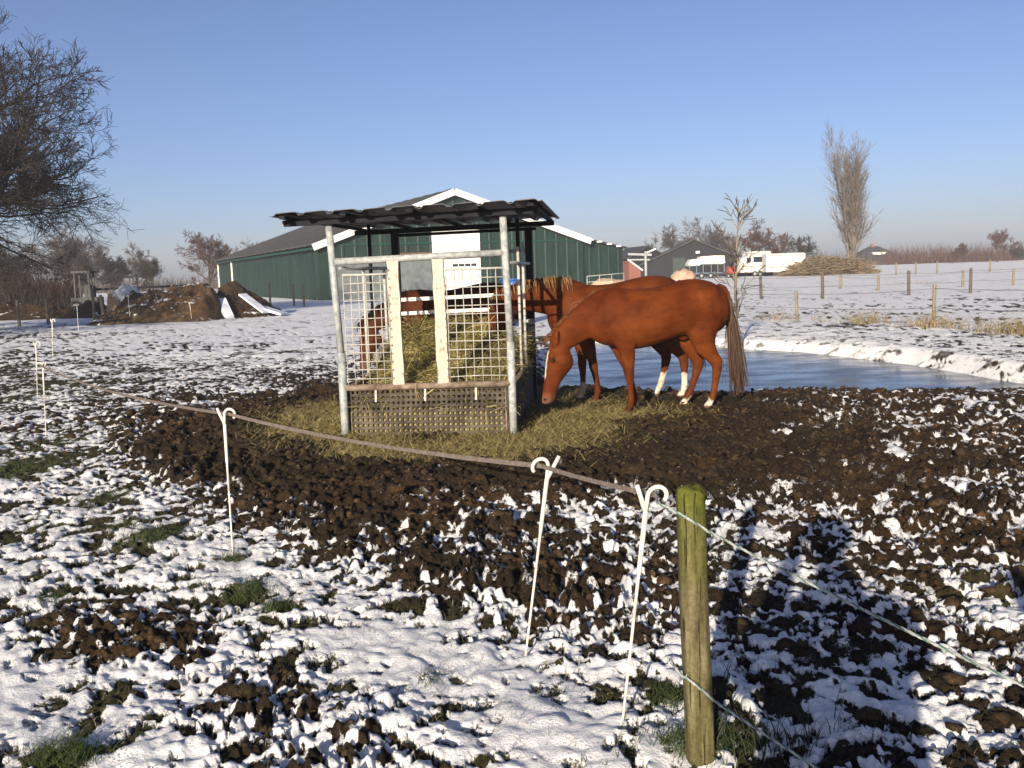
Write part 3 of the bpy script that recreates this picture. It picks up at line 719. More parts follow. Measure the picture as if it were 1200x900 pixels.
def horse(name, label, loc, yaw, neck, poll, muzzle, face_n, fore, hind, coat, dark_leg=0.0, socks=None, blaze=True,
          mane=None, tail=None, hair=None, seed=1, scale=1.0, group='horses eating at the hay feeder', back_dip=0.0):
    rng = np.random.default_rng(seed)
    root = thing(name, label, 'horse', loc, yaw, group); root.scale = (scale,) * 3
    sh = []
    # trunk: x, z top, z bottom, half width
    T = [(-.36,1.26,1.06,.07),(-.33,1.36,.99,.15),(-.26,1.46,.93,.22),(-.15,1.525,.88,.262),(0.,1.565,.87,.282),(.15,1.565,.89,.29),(.30,1.54,.875,.292),
         (.46,1.505,.83,.305),(.62,1.48,.79,.315),(.78,1.472,.765,.308),(.94,1.485,.765,.282),(1.08,1.505,.80,.245),(1.2,1.485,.83,.215),(1.30,1.40,.87,.18),(1.38,1.27,.93,.13),(1.42,1.17,1.02,.07)]
    S = []
    for x, zt, zb, hw in T:
        dip = back_dip * math.exp(-((x - .5) / .3) ** 2)
        S.append(((x, 0, (zt + zb) / 2 - dip), (0, hw, 0), (0, 0, (zt - zb) / 2)))
    # egg section: reuse ellipse
    sh.append(loft(S, 22))
    # rump muscles and shoulder blades
    for s in (-1, 1):
        sh.append(limb([(-.24, s*.10, 1.34), (-.10, s*.13, 1.36), (.08, s*.135, 1.34), (.2, s*.12, 1.30)], [.07, .14, .15, .08]))
        sh.append(limb([(1.22, s*.135, 1.02), (1.16, s*.15, 1.15), (1.08, s*.14, 1.32), (1.02, s*.10, 1.44)], [(.08,.05), (.11,.065), (.10,.055), (.05,.03)]))
    # neck
    S = []
    for i, (x, y, z, hp, hw) in enumerate(neck):
        p = Vector((x, y, z)); a = Vector(neck[max(i-1, 0)][:3]); b = Vector(neck[min(i+1, len(neck)-1)][:3])
        t = (b - a).normalized(); yv = Vector((0, 0, 1)).cross(t) if abs(t.z) < .95 else Vector((0, 1, 0))
        yv = Vector((0, 1, 0)); yv = (yv - t * yv.dot(t)).normalized(); pv = t.cross(yv).normalized()
        S.append((p, yv * hw, pv * hp))
    sh.append(loft(S, 18))
    # head
    A = Vector(poll); B = Vector(muzzle); ax = (B - A); L = ax.length; t = ax.normalized()
    yv = Vector((0, 1, 0)); yv = (yv - t * yv.dot(t)).normalized(); fn = Vector(face_n); fn = (fn - t * fn.dot(t)).normalized()
    HS = [(-.10,.06,.055),(-.03,.10,.078),(.08,.13,.098),(.18,.158,.112),(.30,.168,.113),(.42,.145,.094),(.55,.112,.074),(.68,.094,.062),(.80,.086,.06),(.90,.083,.063),(.97,.068,.055),(1.01,.036,.033)]
    S = [(A + t * (L * k) - fn * (hd - .06) * .80, yv * hw, fn * hd) for k, hd, hw in HS]
    sh.append(loft(S, 18))
    for s in (-1, 1):   # cheek, brow, nostril, ears
        c = A + t * (L * .30) - fn * .10 + yv * (s * .055); sh.append(limb([c - t * .08, c - t*.02, c + t * .06], [.05, .075, .04]))
        e = A + t * (L * .20) + fn * .045 + yv * (s * .075); sh.append(limb([e - t * .05, e, e + t * .05], [.02, .034, .016]))
        e = A - t * (L * .03) + yv * (s * .065) + fn * .02
        tip = e - t * .165 + yv * (s * .05) + fn * .01; mid = e - t * .08 + yv * (s * .04) + fn * .015
        sh.append(limb([e + t * .04, e - t * .02 + yv * s * .012, mid, tip], [(.03, .032), (.034, .036), (.032, .030), (.008, .008)], 10))
    # legs
    hooves = []
    for (fx, fy, fz), s in zip(fore, (1, -1)):     # fore hoof positions
        dx = fx - .97; yy = s * .15; hy = fy
        def lp(x, z, k): return (x + dx * k, yy + (hy - yy) * k, z + fz * k)
        pts = [lp(1.10,1.10,0), lp(1.03,.93,.05), lp(.985,.80,.15), lp(.965,.66,.3), lp(.955,.54,.5), lp(.958,.475,.6), lp(.95,.41,.65), lp(.945,.30,.8), lp(.942,.21,.9), lp(.945,.155,.95), lp(.965,.10,1), lp(.985,.06,1), lp(.995,.0,1)]
        rad = [(.145,.09), (.135,.086), (.11,.075), (.082,.062), (.058,.05), (.061,.053), (.049,.043), (.039,.035), (.041,.037), (.047,.042), (.036,.035), (.049,.047), (.06,.056)]
        sh.append(limb(pts, rad)); hooves.append(pts[-1])
    for (hx, hy, hz), s in zip(hind, (1, -1)):
        dx = hx - (-.03); yy = s * .15
        def lp(x, z, k): return (x + dx * k, yy + (hy - yy) * k, z + hz * k)
        pts = [lp(-.05,1.25,0), lp(.0,1.05,.02), lp(.03,.90,.1), lp(-.01,.76,.25), lp(-.09,.65,.45), lp(-.16,.565,.55), lp(-.165,.49,.6), lp(-.15,.38,.7), lp(-.13,.27,.82), lp(-.115,.20,.9), lp(-.105,.155,.95), lp(-.075,.10,1), lp(-.05,.06,1), lp(-.03,.0,1)]
        rad = [(.25,.12), (.225,.125), (.18,.112), (.135,.088), (.09,.06), (.08,.052), (.066,.048), (.050,.040), (.043,.037), (.044,.038), (.048,.043), (.037,.036), (.049,.048), (.06,.056)]
        sh.append(limb(pts, rad)); hooves.append(pts[-1])
        hk = Vector(lp(-.215, .585, .55)); sh.append(limb([hk + Vector((.05, 0, -.09)), hk, hk + Vector((.05, 0, .05))], [.02, .028, .02]))
    # stifle fold / sheath
    sh.append(limb([(.30, 0, .93), (.20, 0, .88), (.13, 0, .88)], [.05, .055, .03]))
    # dock of the tail
    sh.append(limb([(-.24, 0, 1.46), (-.33, 0, 1.43), (-.385, 0, 1.34), (-.395, 0, 1.22)], [.05, .042, .034, .02]))
    me = remesh_union(sh, .0145, 11, .5)
    n = len(me.vertices); co = np.empty(n * 3, np.float32); me.vertices.foreach_get('co', co); co = co.reshape(-1, 3)
    base = np.array(coat[0]); light = np.array(coat[1]); dk = np.array(coat[2])
    k = unif(fbm(co[:, 0], co[:, 2] + co[:, 1] * .7, .5, 3, seed) * 2)[:, None]
    c = base * (1 - k) + light * k
    bel = sstep(1.0, .82, co[:, 2])[:, None] * .35 * (co[:, 2:3] > .6); c = c * (1 - bel) + light * 1.1 * bel
    legz = sstep(.72, .42, co[:, 2]) * (co[:, 0] < 1.25)
    if dark_leg: c = c * (1 - dark_leg * legz[:, None]) + dk * dark_leg * legz[:, None]
    jt = (np.exp(-((co[:, 2] - .5) / .05) ** 2) * .35 * (co[:, 0] < 1.2))[:, None]; c = c * (1 - jt) + dk * jt
    for i, hp in enumerate(hooves):
        d = np.hypot(co[:, 0] - hp[0], co[:, 1] - hp[1])
        top = (socks or [0, 0, 0, 0])[i]
        if top:
            reg = (np.hypot(co[:, 0] - hp[0], co[:, 1] - hp[1]) < .22) & (co[:, 2] < top + .04)
            e = top + .035 * perlin(co[:, 0] * 18, co[:, 1] * 18, i)
            f = (sstep(e + .012, e - .012, co[:, 2]) * reg)[:, None]; c = c * (1 - f) + np.array([.62, .53, .42]) * f
            dirt = (f * unif(perlin(co[:, 0] * 25, co[:, 2] * 25, 7 + i) * 3 - 1.3)[:, None]) * .5; c = c * (1 - dirt) + np.array([.22, .13, .08]) * dirt
        spl = (unif(4 * perlin(co[:, 0] * 30 + i, co[:, 2] * 22, 40 + i) + 4 * perlin(co[:, 1] * 30, co[:, 2] * 30, 60 + i) - 2.2) * sstep(.42, .05, co[:, 2] - hp[2]) * (d < .3))[:, None] * .75
        c = c * (1 - spl) + np.array([.045, .027, .015]) * spl
        hoof = (sstep(.062, .052, co[:, 2] - hp[2]) * (d < .13))[:, None]; c = c * (1 - hoof) + np.array([.10, .065, .045]) * hoof
    rel = co - np.array(A); s_ = rel @ np.array(t) / L; fr_ = rel @ np.array(fn); sy = rel @ np.array(yv)
    onhead = (s_ > -.1) & (s_ < 1.1) & (np.abs(sy) < .16) & (np.abs(fr_) < .30)
    if blaze:
        wdt = .030 + .012 * perlin(s_ * 7, s_ * 0, 3)
        f = (sstep(wdt, wdt - .012, np.abs(sy)) * (fr_ > .02) * sstep(.10, .16, s_) * sstep(.62, .52, s_) * onhead)[:, None]
        c = c * (1 - f) + np.array([.62, .55, .46]) * f
    muz = (sstep(.78, .96, s_) * onhead * .5)[:, None]; c = c * (1 - muz) + np.array([.20, .11, .075]) * muz
    for s in (-1, 1):
        npt = A + t * (L * .93) + fn * .035 + yv * (s * .045)
        d = np.linalg.norm(co - np.array(npt), axis=1); f = sstep(.026, .012, d)[:, None]; c = c * (1 - f) + np.array([.015, .008, .006]) * f
        ep = A + t * (L * .27) + fn * .03 + yv * (s * .1); d = np.linalg.norm(co - np.array(ep), axis=1); f = (sstep(.05, .02, d) * .7)[:, None]; c = c * (1 - f) + dk * f
    mouth = (np.exp(-((fr_ + .045) / .006) ** 2) * (s_ > .82) * onhead * .7)[:, None]; c = c * (1 - mouth) + dk * .4 * mouth
    col = np.ones((n, 4), np.float32); col[:, :3] = np.clip(c, 0, 1); color_attr(me, col)
    link('body', me, MAT['coat'], root)
    for s in (-1, 1):
        mb = MB(); V, F = loft([((0, 0, 0 + .019 * math.sin(a)), (.019 * math.cos(a) + 1e-4, 0, 0), (0, .019 * math.cos(a) + 1e-4, 0)) for a in np.linspace(-1.5, 1.5, 7)], 10)
        ep = A + t * (L * .265) + fn * .022 + yv * (s * .0925); mb.smooth = True; mb.add([v + ep for v in V], F); mb.build('eye', MAT['eye'], root, rel=False)
    if tail:
        tlen, tmat = tail; k = 480
        ra = rng.uniform(0, 1, k); roots = np.stack([-.37 - .03 * ra, rng.normal(0, .030, k), 1.40 - .22 * ra], 1)
        dirs = np.stack([-.22 + rng.normal(0, .085, k), rng.normal(0, .085, k), -1.0 + rng.normal(0, .1, k)], 1)
        V, q = strands(roots, dirs, tlen * rng.uniform(.7, 1.05, k) * (1 - .15 * ra), .0062, rng, .16, 8, .016)
        link('tail', mesh_np('tail', V, q, smooth=True), tmat, root)
    if mane:
        mlen, mmat, side, dens = mane; R0 = []; D0 = []; N = len(neck)
        for i in range(dens):
            u = rng.uniform(.15, 1) * (N - 1); j = min(int(u), N - 2); f = u - j
            p = np.array(neck[j]) * (1 - f) + np.array(neck[j+1]) * f
            tt = Vector(neck[j+1][:3]) - Vector(neck[j][:3]); tt.normalize(); yy = Vector((0, 1, 0)); pv = tt.cross(yy).normalized()
            if pv.z < 0: pv = -pv
            if abs(tt.z) > .7 and pv.x < 0: pv = -pv
            R0.append(p[:3] + np.array(pv) * (p[3] * .97)); D0.append(np.array(pv) * .5 + np.array([0, side * rng.uniform(.5, 1.1), 0]) + rng.normal(0, .12, 3))
        V, q = strands(np.array(R0), np.array(D0), mlen * rng.uniform(.5, 1.1, len(R0)), .0055, rng, .35, 6, .05)
        link('mane', mesh_np('mane', V, q, smooth=True), mmat, root)
    return root
def at_ground(px, py):
    z = 0.0
    for _ in range(4): p = at(px, py, z); z = ground_z(p[0], p[1])
    return at(px, py, z)
def place(hoof_local, wpos, yaw):
    c, s = math.cos(yaw), math.sin(yaw); x, y = hoof_local
    return np.array([wpos[0] - (c * x - s * y), wpos[1] - (s * x + c * y)])
CHEST = ((.078, .0155, .0026), (.124, .031, .0062), (.024, .008, .003))
BAY = ((.050, .014, .006), (.075, .023, .010), (.014, .007, .005))
# front horse, grazing
YA = R_(194); wa = at_ground(735, 487); o = place((.995 * .97, .15 * .97), wa, YA); GA = ground_z(*o)
neckA = [(1.02,0,1.24,.25,.15),(1.18,0,1.22,.27,.135),(1.33,0,1.17,.24,.115),(1.48,0,1.09,.20,.098),(1.61,0,1.00,.168,.088),(1.72,0,.92,.145,.08),(1.79,0,.85,.12,.075)]
horse('horse', 'chestnut horse in front with head down grazing hay beside the feeder, long brown tail', (o[0], o[1], wa[2] - .005), YA, neckA, (1.80,0,.875), (1.935,.0,.19), (1,0,.15),
      [(.97,.15,0), (.80,-.14,0)], [(-.02,.15,0), (.17,-.13,0)], CHEST, socks=[0,0,.13,.13], blaze=True, mane=(.16, MAT['mane_red'], -1, 150), tail=(1.22, MAT['tail_brown']), seed=3, scale=.97)
# horse behind it with its neck through the feeder's side
YB = R_(187); wb = at_ground(690, 469); o = place((.93, 0), wb, YB)
neckB = [(1.02,0,1.26,.25,.15),(1.22,0,1.32,.26,.13),(1.42,0,1.36,.235,.11),(1.62,0,1.37,.20,.095),(1.80,0,1.365,.165,.085),(1.94,0,1.34,.14,.08),(2.03,0,1.27,.11,.075)]
horse('horse', 'chestnut horse standing behind the front one, flaxen mane, white socks, neck reaching into the feeder', (o[0], o[1], wb[2] - .03), YB, neckB, (2.04,0,1.32), (2.19,.02,.73), (1,0,.1),
      [(.86,.14,0), (1.0,-.14,0)], [(-.20,.15,0), (.04,-.14,0)], ((.075,.0165,.0035),(.112,.029,.0070),(.025,.009,.004)), socks=[0,.26,.33,.33], blaze=False,
      mane=(.26, MAT['mane_blond'], 1, 150), tail=(1.0, MAT['tail_brown']), seed=5)
# bay horse beyond the feeder
YC = R_(181); pc = aty(575, 330, 13.55)
neckC = [(1.02,0,1.25,.25,.15),(1.20,0,1.24,.26,.13),(1.36,0,1.21,.225,.112),(1.52,0,1.16,.185,.096),(1.66,0,1.10,.155,.088),(1.78,0,1.03,.13,.08),(1.85,0,.96,.11,.075)]
horse('horse', 'dark bay horse behind the feeder, seen through its bars, eating from the far side', (pc[0]+.05, 13.55, .0), YC, neckC, (1.865,0,.98), (1.92,.02,.36), (1,0,.1),
      [(1.0,.14,0), (.86,-.14,0)], [(.0,.15,0), (-.14,-.14,0)], BAY, dark_leg=.8, blaze=False, mane=(.24, MAT['mane_dark'], 1, 160), tail=(1.0, MAT['mane_dark']), seed=8)

# ------------------------------------------------------------------ hay feeder
FO = (-.865, 9.66, 0.0); FR = R_(-6)
feeder = thing('hay_feeder', 'roofed hay feeder of galvanised posts, white slats and wire mesh', 'hay feeder', FO, FR)
HW = .87; DP = 2.65
def fpart(mb, name, m, **kw): return mb.build(name, m, feeder, rel=False, **kw)
for u_, z_, nm in ((-HW, 2.27, 'l'), (HW, 2.33, 'r')):
    mb = MB()
    mb.tube([(u_ - (.03), 0, -.1), (u_ - .03, 0, .93)] if u_ < 0 else [(u_, 0, -.1), (u_, 0, 1.0)], .043 if u_ < 0 else .040, 14)
    mb.tube([(u_ - .03, 0, .90), (u_ - (.085 if u_ < 0 else .06), 0, z_)] if u_ < 0 else [(u_, 0, .95), (u_ - .035, 0, z_)], .037, 14)
    fpart(mb, 'corner_post', MAT['galv'] if u_ < 0 else MAT['galv_old'], label='pale galvanised front corner post')
for u_ in (-HW, HW):
    fpart(MB().box((u_, DP, 1.11), (.09, .09, 2.30)), 'corner_post', MAT['dark_timber'], label='dark timber rear corner post')
for u_, v_ in ((-HW, 1.30), (HW, 1.15)):
    fpart(MB().tube([(u_, v_, 1.2), (u_, v_, 2.3)], .022, 8), 'side_post', MAT['dark_timber'])
for u_, v_, z0, z1 in ((-HW, .95, .5, 1.78), (-HW, 1.95, .5, 1.78), (HW, 1.12, .5, 1.98), (HW, 1.72, .5, 2.05)):
    fpart(MB().tube([(u_, v_, z0), (u_, v_, z1)], .017, 8), 'side_bar', MAT['wirewhite'])
fpart(MB().tube([(-HW - .03, 0, 1.87), (HW - .02, 0, 1.90)], .036, 12), 'front_rail', MAT['galv_old'])
fpart(MB().tube([(-HW, DP, 1.93), (HW, DP, 1.97)], .024, 10), 'back_rail', MAT['galv_old'])
fpart(MB().tube([(-HW, DP - .02, 2.22), (HW + .1, DP - .02, 2.24)], .02, 8), 'back_rail', MAT['dark_timber'])
for s in (-1, 1):
    fpart(MB().tube([(s * HW, 0.02, 1.80), (s * HW, DP, 1.80)], .02, 8), 'side_rail', MAT['galv'])
    fpart(MB().tube([(s * HW, 0.02, .57), (s * HW, DP, .57)], .024, 8), 'side_rail', MAT['rusty'])
for z_ in (1.39, 1.21, 1.05):
    if z_ > 1.1: fpart(MB().bar((-HW + .02, DP - .03, z_), (HW - .02, DP - .03, z_ + .03), .03, .045), 'back_bar', MAT['whitepaint'])
    else:
        fpart(MB().bar((.1, DP - .03, z_), (.48, DP - .03, z_), .03, .045), 'back_bar', MAT['whitepaint'])
        fpart(MB().bar((.55, DP - .03, z_ + .01), (HW - .02, DP - .03, z_ + .02), .03, .045), 'back_bar', MAT['whitepaint'])
fpart(MB().tube([(-HW - .02, -.005, .565), (HW, -.005, .575)], .034, 12), 'trough_rail', MAT['rusty'])
def slat(u0, wd):
    mb = MB(); rg = random.Random(int(u0 * 100) + 9); n = 14
    vs = []; fs = []
    for i in range(n + 1):
        z = .575 + (1.86 - .575) * i / n
        jl = rg.uniform(-.006, .006); jr = rg.uniform(-.006, .006)
        for xx, yy in ((u0 - wd/2 + jl, -.028), (u0 + wd/2 + jr, -.028), (u0 + wd/2 + jr, .028), (u0 - wd/2 + jl, .028)): vs.append((xx - .006 * i / n, yy, z))
    for i in range(n):
        for k in range(4): fs.append((i*4+k, i*4+(k+1) % 4, (i+1)*4+(k+1) % 4, (i+1)*4+k))
    fs += [(3,2,1,0), tuple(n*4+k for k in range(4))]
    return mb.add(vs, fs)
for u0 in (-.30, .165):
    so_ = fpart(slat(u0, .115), 'slat', MAT['whitewood'])
    rg = random.Random(int(u0 * 50))
    for i in range(14):
        nm = MB(); nm.box((u0 + (.055 if u0 > 0 else -.05), -.031, .66 + i * .085), (.014, .012, .018)); nm.build('rusty_nail', MAT['rusty'], so_, rel=False)
def mesh_panel(u0, u1, z0, z1, v=0.0):
    mb = MB(); n = max(1, round((u1 - u0) / .08)); k = max(1, round((z1 - z0) / .088)); rg = random.Random(int(u0 * 77))
    for i in range(n + 1):
        x = u0 + (u1 - u0) * i / n; mb.tube([(x + rg.uniform(-.004, .004), v, z0), (x + rg.uniform(-.006, .006), v, (z0+z1)/2), (x + rg.uniform(-.004, .004), v, z1)], .0052, 5)
    for j in range(k + 1):
        z = z0 + (z1 - z0) * j / k; mb.tube([(u0, v - .007, z + rg.uniform(-.004, .004)), ((u0+u1)/2, v - .007, z + rg.uniform(-.006, .006)), (u1, v - .007, z)], .0052 if j < k else .012, 5)
    return mb
fpart(mesh_panel(-.84, -.37, .57, 1.73), 'mesh_panel', MAT['wirewhite'])
fpart(mesh_panel(.235, .83, .57, 1.75), 'mesh_panel', MAT['wirewhite'])
def perforated(u0, u1, z0, z1, v, nc, nr, rad, th):
    mb = MB(); dx = (u1 - u0) / nc; dz = (z1 - z0) / nr
    sq = [(1,0),(1,1),(0,1),(-1,1),(-1,0),(-1,-1),(0,-1),(1,-1)]
    for i in range(nc):
        for j in range(nr):
            cx = u0 + (i + .5) * dx; cz = z0 + (j + .5) * dz; vs = []
            for yy in (v, v + th):
                for a, b in sq: vs.append((cx + a * dx / 2, yy, cz + b * dz / 2))
                for k in range(8):
                    t = math.pi / 4 * k; vs.append((cx + rad * math.cos(t), yy, cz + rad * math.sin(t)))
            fs = []
            for k in range(8):
                k2 = (k + 1) % 8
                fs.append((k, 8 + k, 8 + k2, k2)); fs.append((16 + k, 16 + k2, 24 + k2, 24 + k)); fs.append((8 + k, 24 + k, 24 + k2, 8 + k2))
            mb.add(vs, fs)
    return mb
fpart(perforated(-.83, .82, .02, .54, .012, 31, 9, .0175, .022), 'perforated_panel', MAT['rubber'])
fpart(MB().box((.80, -.004, .28), (.012, .016, .50)), 'panel_edge', MAT['rusty'])
fpart(MB().box((-HW + .01, DP/2, .28), (.03, DP - .1, .52)), 'trough_board', MAT['rubber_dark'])
fpart(MB().box((HW - .005, DP/2, .28), (.03, DP - .1, .52)), 'trough_board', MAT['rubber_dark'])
fpart(MB().box((0, DP - .04, .28), (2*HW - .1, .03, .52)), 'trough_board', MAT['rubber_dark'])
for u0 in (-.55, -.03, .50): fpart(MB().bar((u0, -.012, .55), (u0 - .005, -.012, .415), .022, .01), 'bracket', MAT['wirewhite'])
# roof
for v_, zz in ((-.05, 2.288), (DP + .02, 2.288)):
    fpart(MB().bar((-1.40, v_, zz - .015), (1.20, v_, zz + .015), .07, .062), 'roof_beam', MAT['dark_timber'])
    if v_ < 0: fpart(MB().box((-1.408, v_, zz - .016), (.012, .066, .058)), 'beam_end', MAT['pale_timber'])
for u0 in (-1.34, -.72, -.05, .6, 1.14): fpart(MB().bar((u0, -.30, 2.335 + u0 * .011), (u0, DP + .28, 2.335 + u0 * .011), .06, .03), 'rafter', MAT['dark_timber'])
def roof_sheet(i, rg):
    u0 = -1.46 + i * .298; wd = .335
    prof = [(0, .012), (.02, .0), (.05, .004), (.075, .05), (.24, .056), (.27, .05), (.30, .006), (.335, .018)]
    vs = []; fs = []; n = len(prof); V_ = [-.36 + rg.uniform(-.03, .03), .4, 1.2, 2.0, DP + .32 + rg.uniform(-.03, .03)]
    for v in V_:
        for th in (0, -.006):
            for a, b in prof: vs.append((u0 + a, v, 2.350 + u0 * .011 + b * .48 + th + .012 * (i % 2) * 0 + rg.uniform(-.003, .003) + .012 * a / wd))
    m = 2 * n
    for s in range(len(V_) - 1):
        for k in range(n - 1):
            a = s * m + k; fs.append((a, a + 1, a + m + 1, a + m)); c = s * m + n + k; fs.append((c + m, c + m + 1, c + 1, c))
        fs.append((s*m, s*m+m, s*m+m+n, s*m+n)); fs.append((s*m+n-1, s*m+2*n-1, s*m+m+2*n-1, s*m+m+n-1))
    for s in (0, len(V_) - 1):
        for k in range(n - 1):
            f = (s*m+k, s*m+n+k, s*m+n+k+1, s*m+k+1); fs.append(f if s == 0 else f[::-1])
    return MB().add(vs, fs)
rg = random.Random(2)
for i in range(9): fpart(roof_sheet(i, rg), 'roof_sheet', MAT['roof_dark'])

# hay in the feeder
def hay_heap():
    nu, nv = 60, 90
    U, Vv = np.meshgrid(np.linspace(-.845, .85, nu), np.linspace(.045, DP - .07, nv))
    s = sstep(.0, 2.2, Vv)
    z = .50 + .53 * s - .34 * sstep(.35, .85, U) * s - .14 * sstep(-.5, -.85, U) * s
    z += .10 * fbm(U, Vv, .55, 4, 3) + .05 * np.abs(perlin(U / .12, Vv / .12, 9))
    edge = np.minimum(np.minimum(U + .845, .85 - U), np.minimum(Vv - .045, DP - .07 - Vv)); z -= .25 * sstep(.1, 0, edge)
    z = np.maximum(z, .3)
    V = np.stack([U, Vv, z], -1).reshape(-1, 3); b = V.copy(); idx = np.arange(nu * nv).reshape(nv, nu)
    q = np.stack([idx[:-1, :-1], idx[:-1, 1:], idx[1:, 1:], idx[1:, :-1]], -1).reshape(-1, 4)
    # skirt down to the trough floor
    rim = np.concatenate([idx[0, :], idx[1:, -1], idx[-1, -2::-1], idx[-2:0:-1, 0]])
    low = V[rim].copy(); low[:, 2] = .03; base = len(V); V = np.vstack([V, low]); k = np.arange(len(rim)); k2 = (k + 1) % len(rim)
    q = np.vstack([q, np.stack([base + k, base + k2, rim[k2], rim[k]], -1)])
    cs, sn = math.cos(FR), math.sin(FR)
    root = thing('hay_heap', 'heap of greenish hay sloping up inside the feeder', 'hay', FO, FR)
    link('hay_mass', mesh_np('hay_mass', V, q, smooth=True), MAT['hay'], root)
    rg = np.random.default_rng(6); pick = rg.integers(0, nu * nv, 9000); P = b[pick]
    a = rg.uniform(0, 6.28, len(P)); L = rg.uniform(.06, .28, len(P)); tilt = rg.normal(.1, .35, len(P))
    D = np.stack([np.cos(a) * L, np.sin(a) * L, tilt * L], 1); wv = np.stack([-np.sin(a), np.cos(a), rg.normal(0, .5, len(P))], 1) * .0028
    P = P + np.array([0, 0, .012]); mid = P + D * .5 + np.array([0, 0, 1]) * (L * .12)[:, None]; end = P + D
    Vs = np.stack([P - wv, P + wv, mid - wv, mid + wv, end - wv, end + wv], 1).reshape(-1, 3)
    Vs[:, 0] = np.clip(Vs[:, 0], -.86, .95); Vs[:, 1] = np.clip(Vs[:, 1], -.09, DP)
    bi = (np.arange(len(P)) * 6)[:, None]; q = np.vstack([bi + np.array([[0, 1, 3, 2]]), bi + np.array([[2, 3, 5, 4]])])
    o = link('hay_strands', mesh_np('hay_strands', Vs, q), MAT['straw'], root); o['kind'] = 'stuff'
hay_heap()

# ------------------------------------------------------------------ electric fence: stakes, tape, post, ropes
def pigtail(name, base, top, label, flip=1, r=.0095, group='white pigtail fence stakes'):
    """white plastic stake: shaft, straight prong and curled hook; hook curls to +x*flip"""
    base = np.array(base, float); top = np.array(top, float); ax = top - base; L = np.linalg.norm(ax); t = ax / L
    root = thing(name, label, 'fence stake', base, 0, group)
    side = np.array([1.0 * flip, -.1, 0])
    fork = base + t * (L - .10)
    mb = MB(); mb.tube([base - t * .12, base + t * L * .45], [r * .55, r * .62], 8); mb.build('spike', MAT['plastic_white'], root)
    mb = MB(); mb.tube([base + t * L * .44, base + t * L * .62, base + t * L * .64, fork], [r * .66, r * .7, r * .95, r * 1.05], 10); mb.build('shaft', MAT['plastic_white'], root)
    mb = MB(); mb.tube([fork - t * .005, fork + t * .05 - side * .022, fork + t * .10 - side * .042], [r * 1.0, r * .95, r * .9], 8); mb.build('prong', MAT['plastic_white'], root)
    mb = MB(); pts = []; rc = .034
    for k in range(13):
        a = math.pi - (math.pi * 1.25) * k / 12
        pts.append(fork + side * (rc * 1.05 + rc * math.cos(a)) + t * (.058 + rc * math.sin(a)))
    mb.tube([fork - t * .005, fork + t * .03 + side * .001] + pts, r * .9, 8); mb.build('hook', MAT['plastic_white'], root)
    return root, fork + t * .06 + side * rc
def stake(px, py, tx, ty, label, flip=1, r=.0095, z=0.0):
    b = at(px, py, z); b[2] = ground_z(b[0], b[1]); b = at(px, py, b[2])
    tp = aty(tx, ty, b[1] - .01)
    return pigtail('fence_stake', b, tp, label, flip, r)
_, H3 = stake(730, 842, 760, 568, 'white pigtail stake nearest the mossy post, prong left and hook curling right', 1)
_, H2 = stake(616, 768, 644, 535, 'white pigtail stake with closed loop left, second from the mossy post', -1)
_, H1 = stake(273, 650, 262, 478, 'lone white pigtail stake at the left edge of the mud', 1)
_, H0 = stake(54, 513, 50, 424, 'thin white stake at far left where the tape ends, nearer of two', -1, .008)
stake(44, 470, 42, 400, 'thin white stake at far left, just behind the one where the tape ends', 1, .008)
stake(62, 420, 61, 374, 'small distant white stake beyond the two thin far left stakes', 1, .011)
stake(92, 388, 90, 356, 'small white stake in the snow left of the earth mound', 1, .013)
stake(153, 379, 150, 346, 'small white stake at the left foot of the earth mound', -1, .013)
stake(250, 371, 246, 346, 'small white stake against the middle of the earth mound', 1, .013)
stake(225, 377, 222, 354, 'short white stake just left of the middle of the earth mound', 1, .011)
stake(284, 364, 282, 338, 'pale stake in front of the dark peat heap', -1, .013)
stake(372, 352, 372, 333, 'pale stake in the snow before the barn side', 1, .014)

def tape(pts, wd=.022):
    mb = MB(); vs = []; fs = []; n = len(pts)
    for i, p in enumerate(pts):
        tw = .5 * math.sin(i * .21) ; up = np.array([math.sin(tw) * .5, -math.sin(tw) * .6, math.cos(tw)])
        for s in (-.5, .5):
            vs.append(np.array(p) + up * wd * s + np.array([0, .0006, 0])); vs.append(np.array(p) + up * wd * s - np.array([0, .0006, 0]))
    for i in range(n - 1):
        a = i * 4; b = a + 4
        fs += [(a+1, b+1, b+3, a+3), (a, a+2, b+2, b), (a+2, a+3, b+3, b+2), (a, b, b+1, a+1)]
    return mb.add(vs, fs)
def span(a, b, sag, n=24):
    a = np.array(a); b = np.array(b); out = []
    for i in range(n + 1):
        t = i / n; p = a + (b - a) * t; p = p.copy(); p[2] -= sag * 4 * t * (1 - t); out.append(p)
    return out
tp = span(H0, H1, .07) + span(H1, H2, .035)[1:] + span(H2, H3, .008, 8)[1:]
tape(tp).build('fence_tape', MAT['tape'], label='faded grey brown fence tape strung between the white stakes', cat='fence tape')

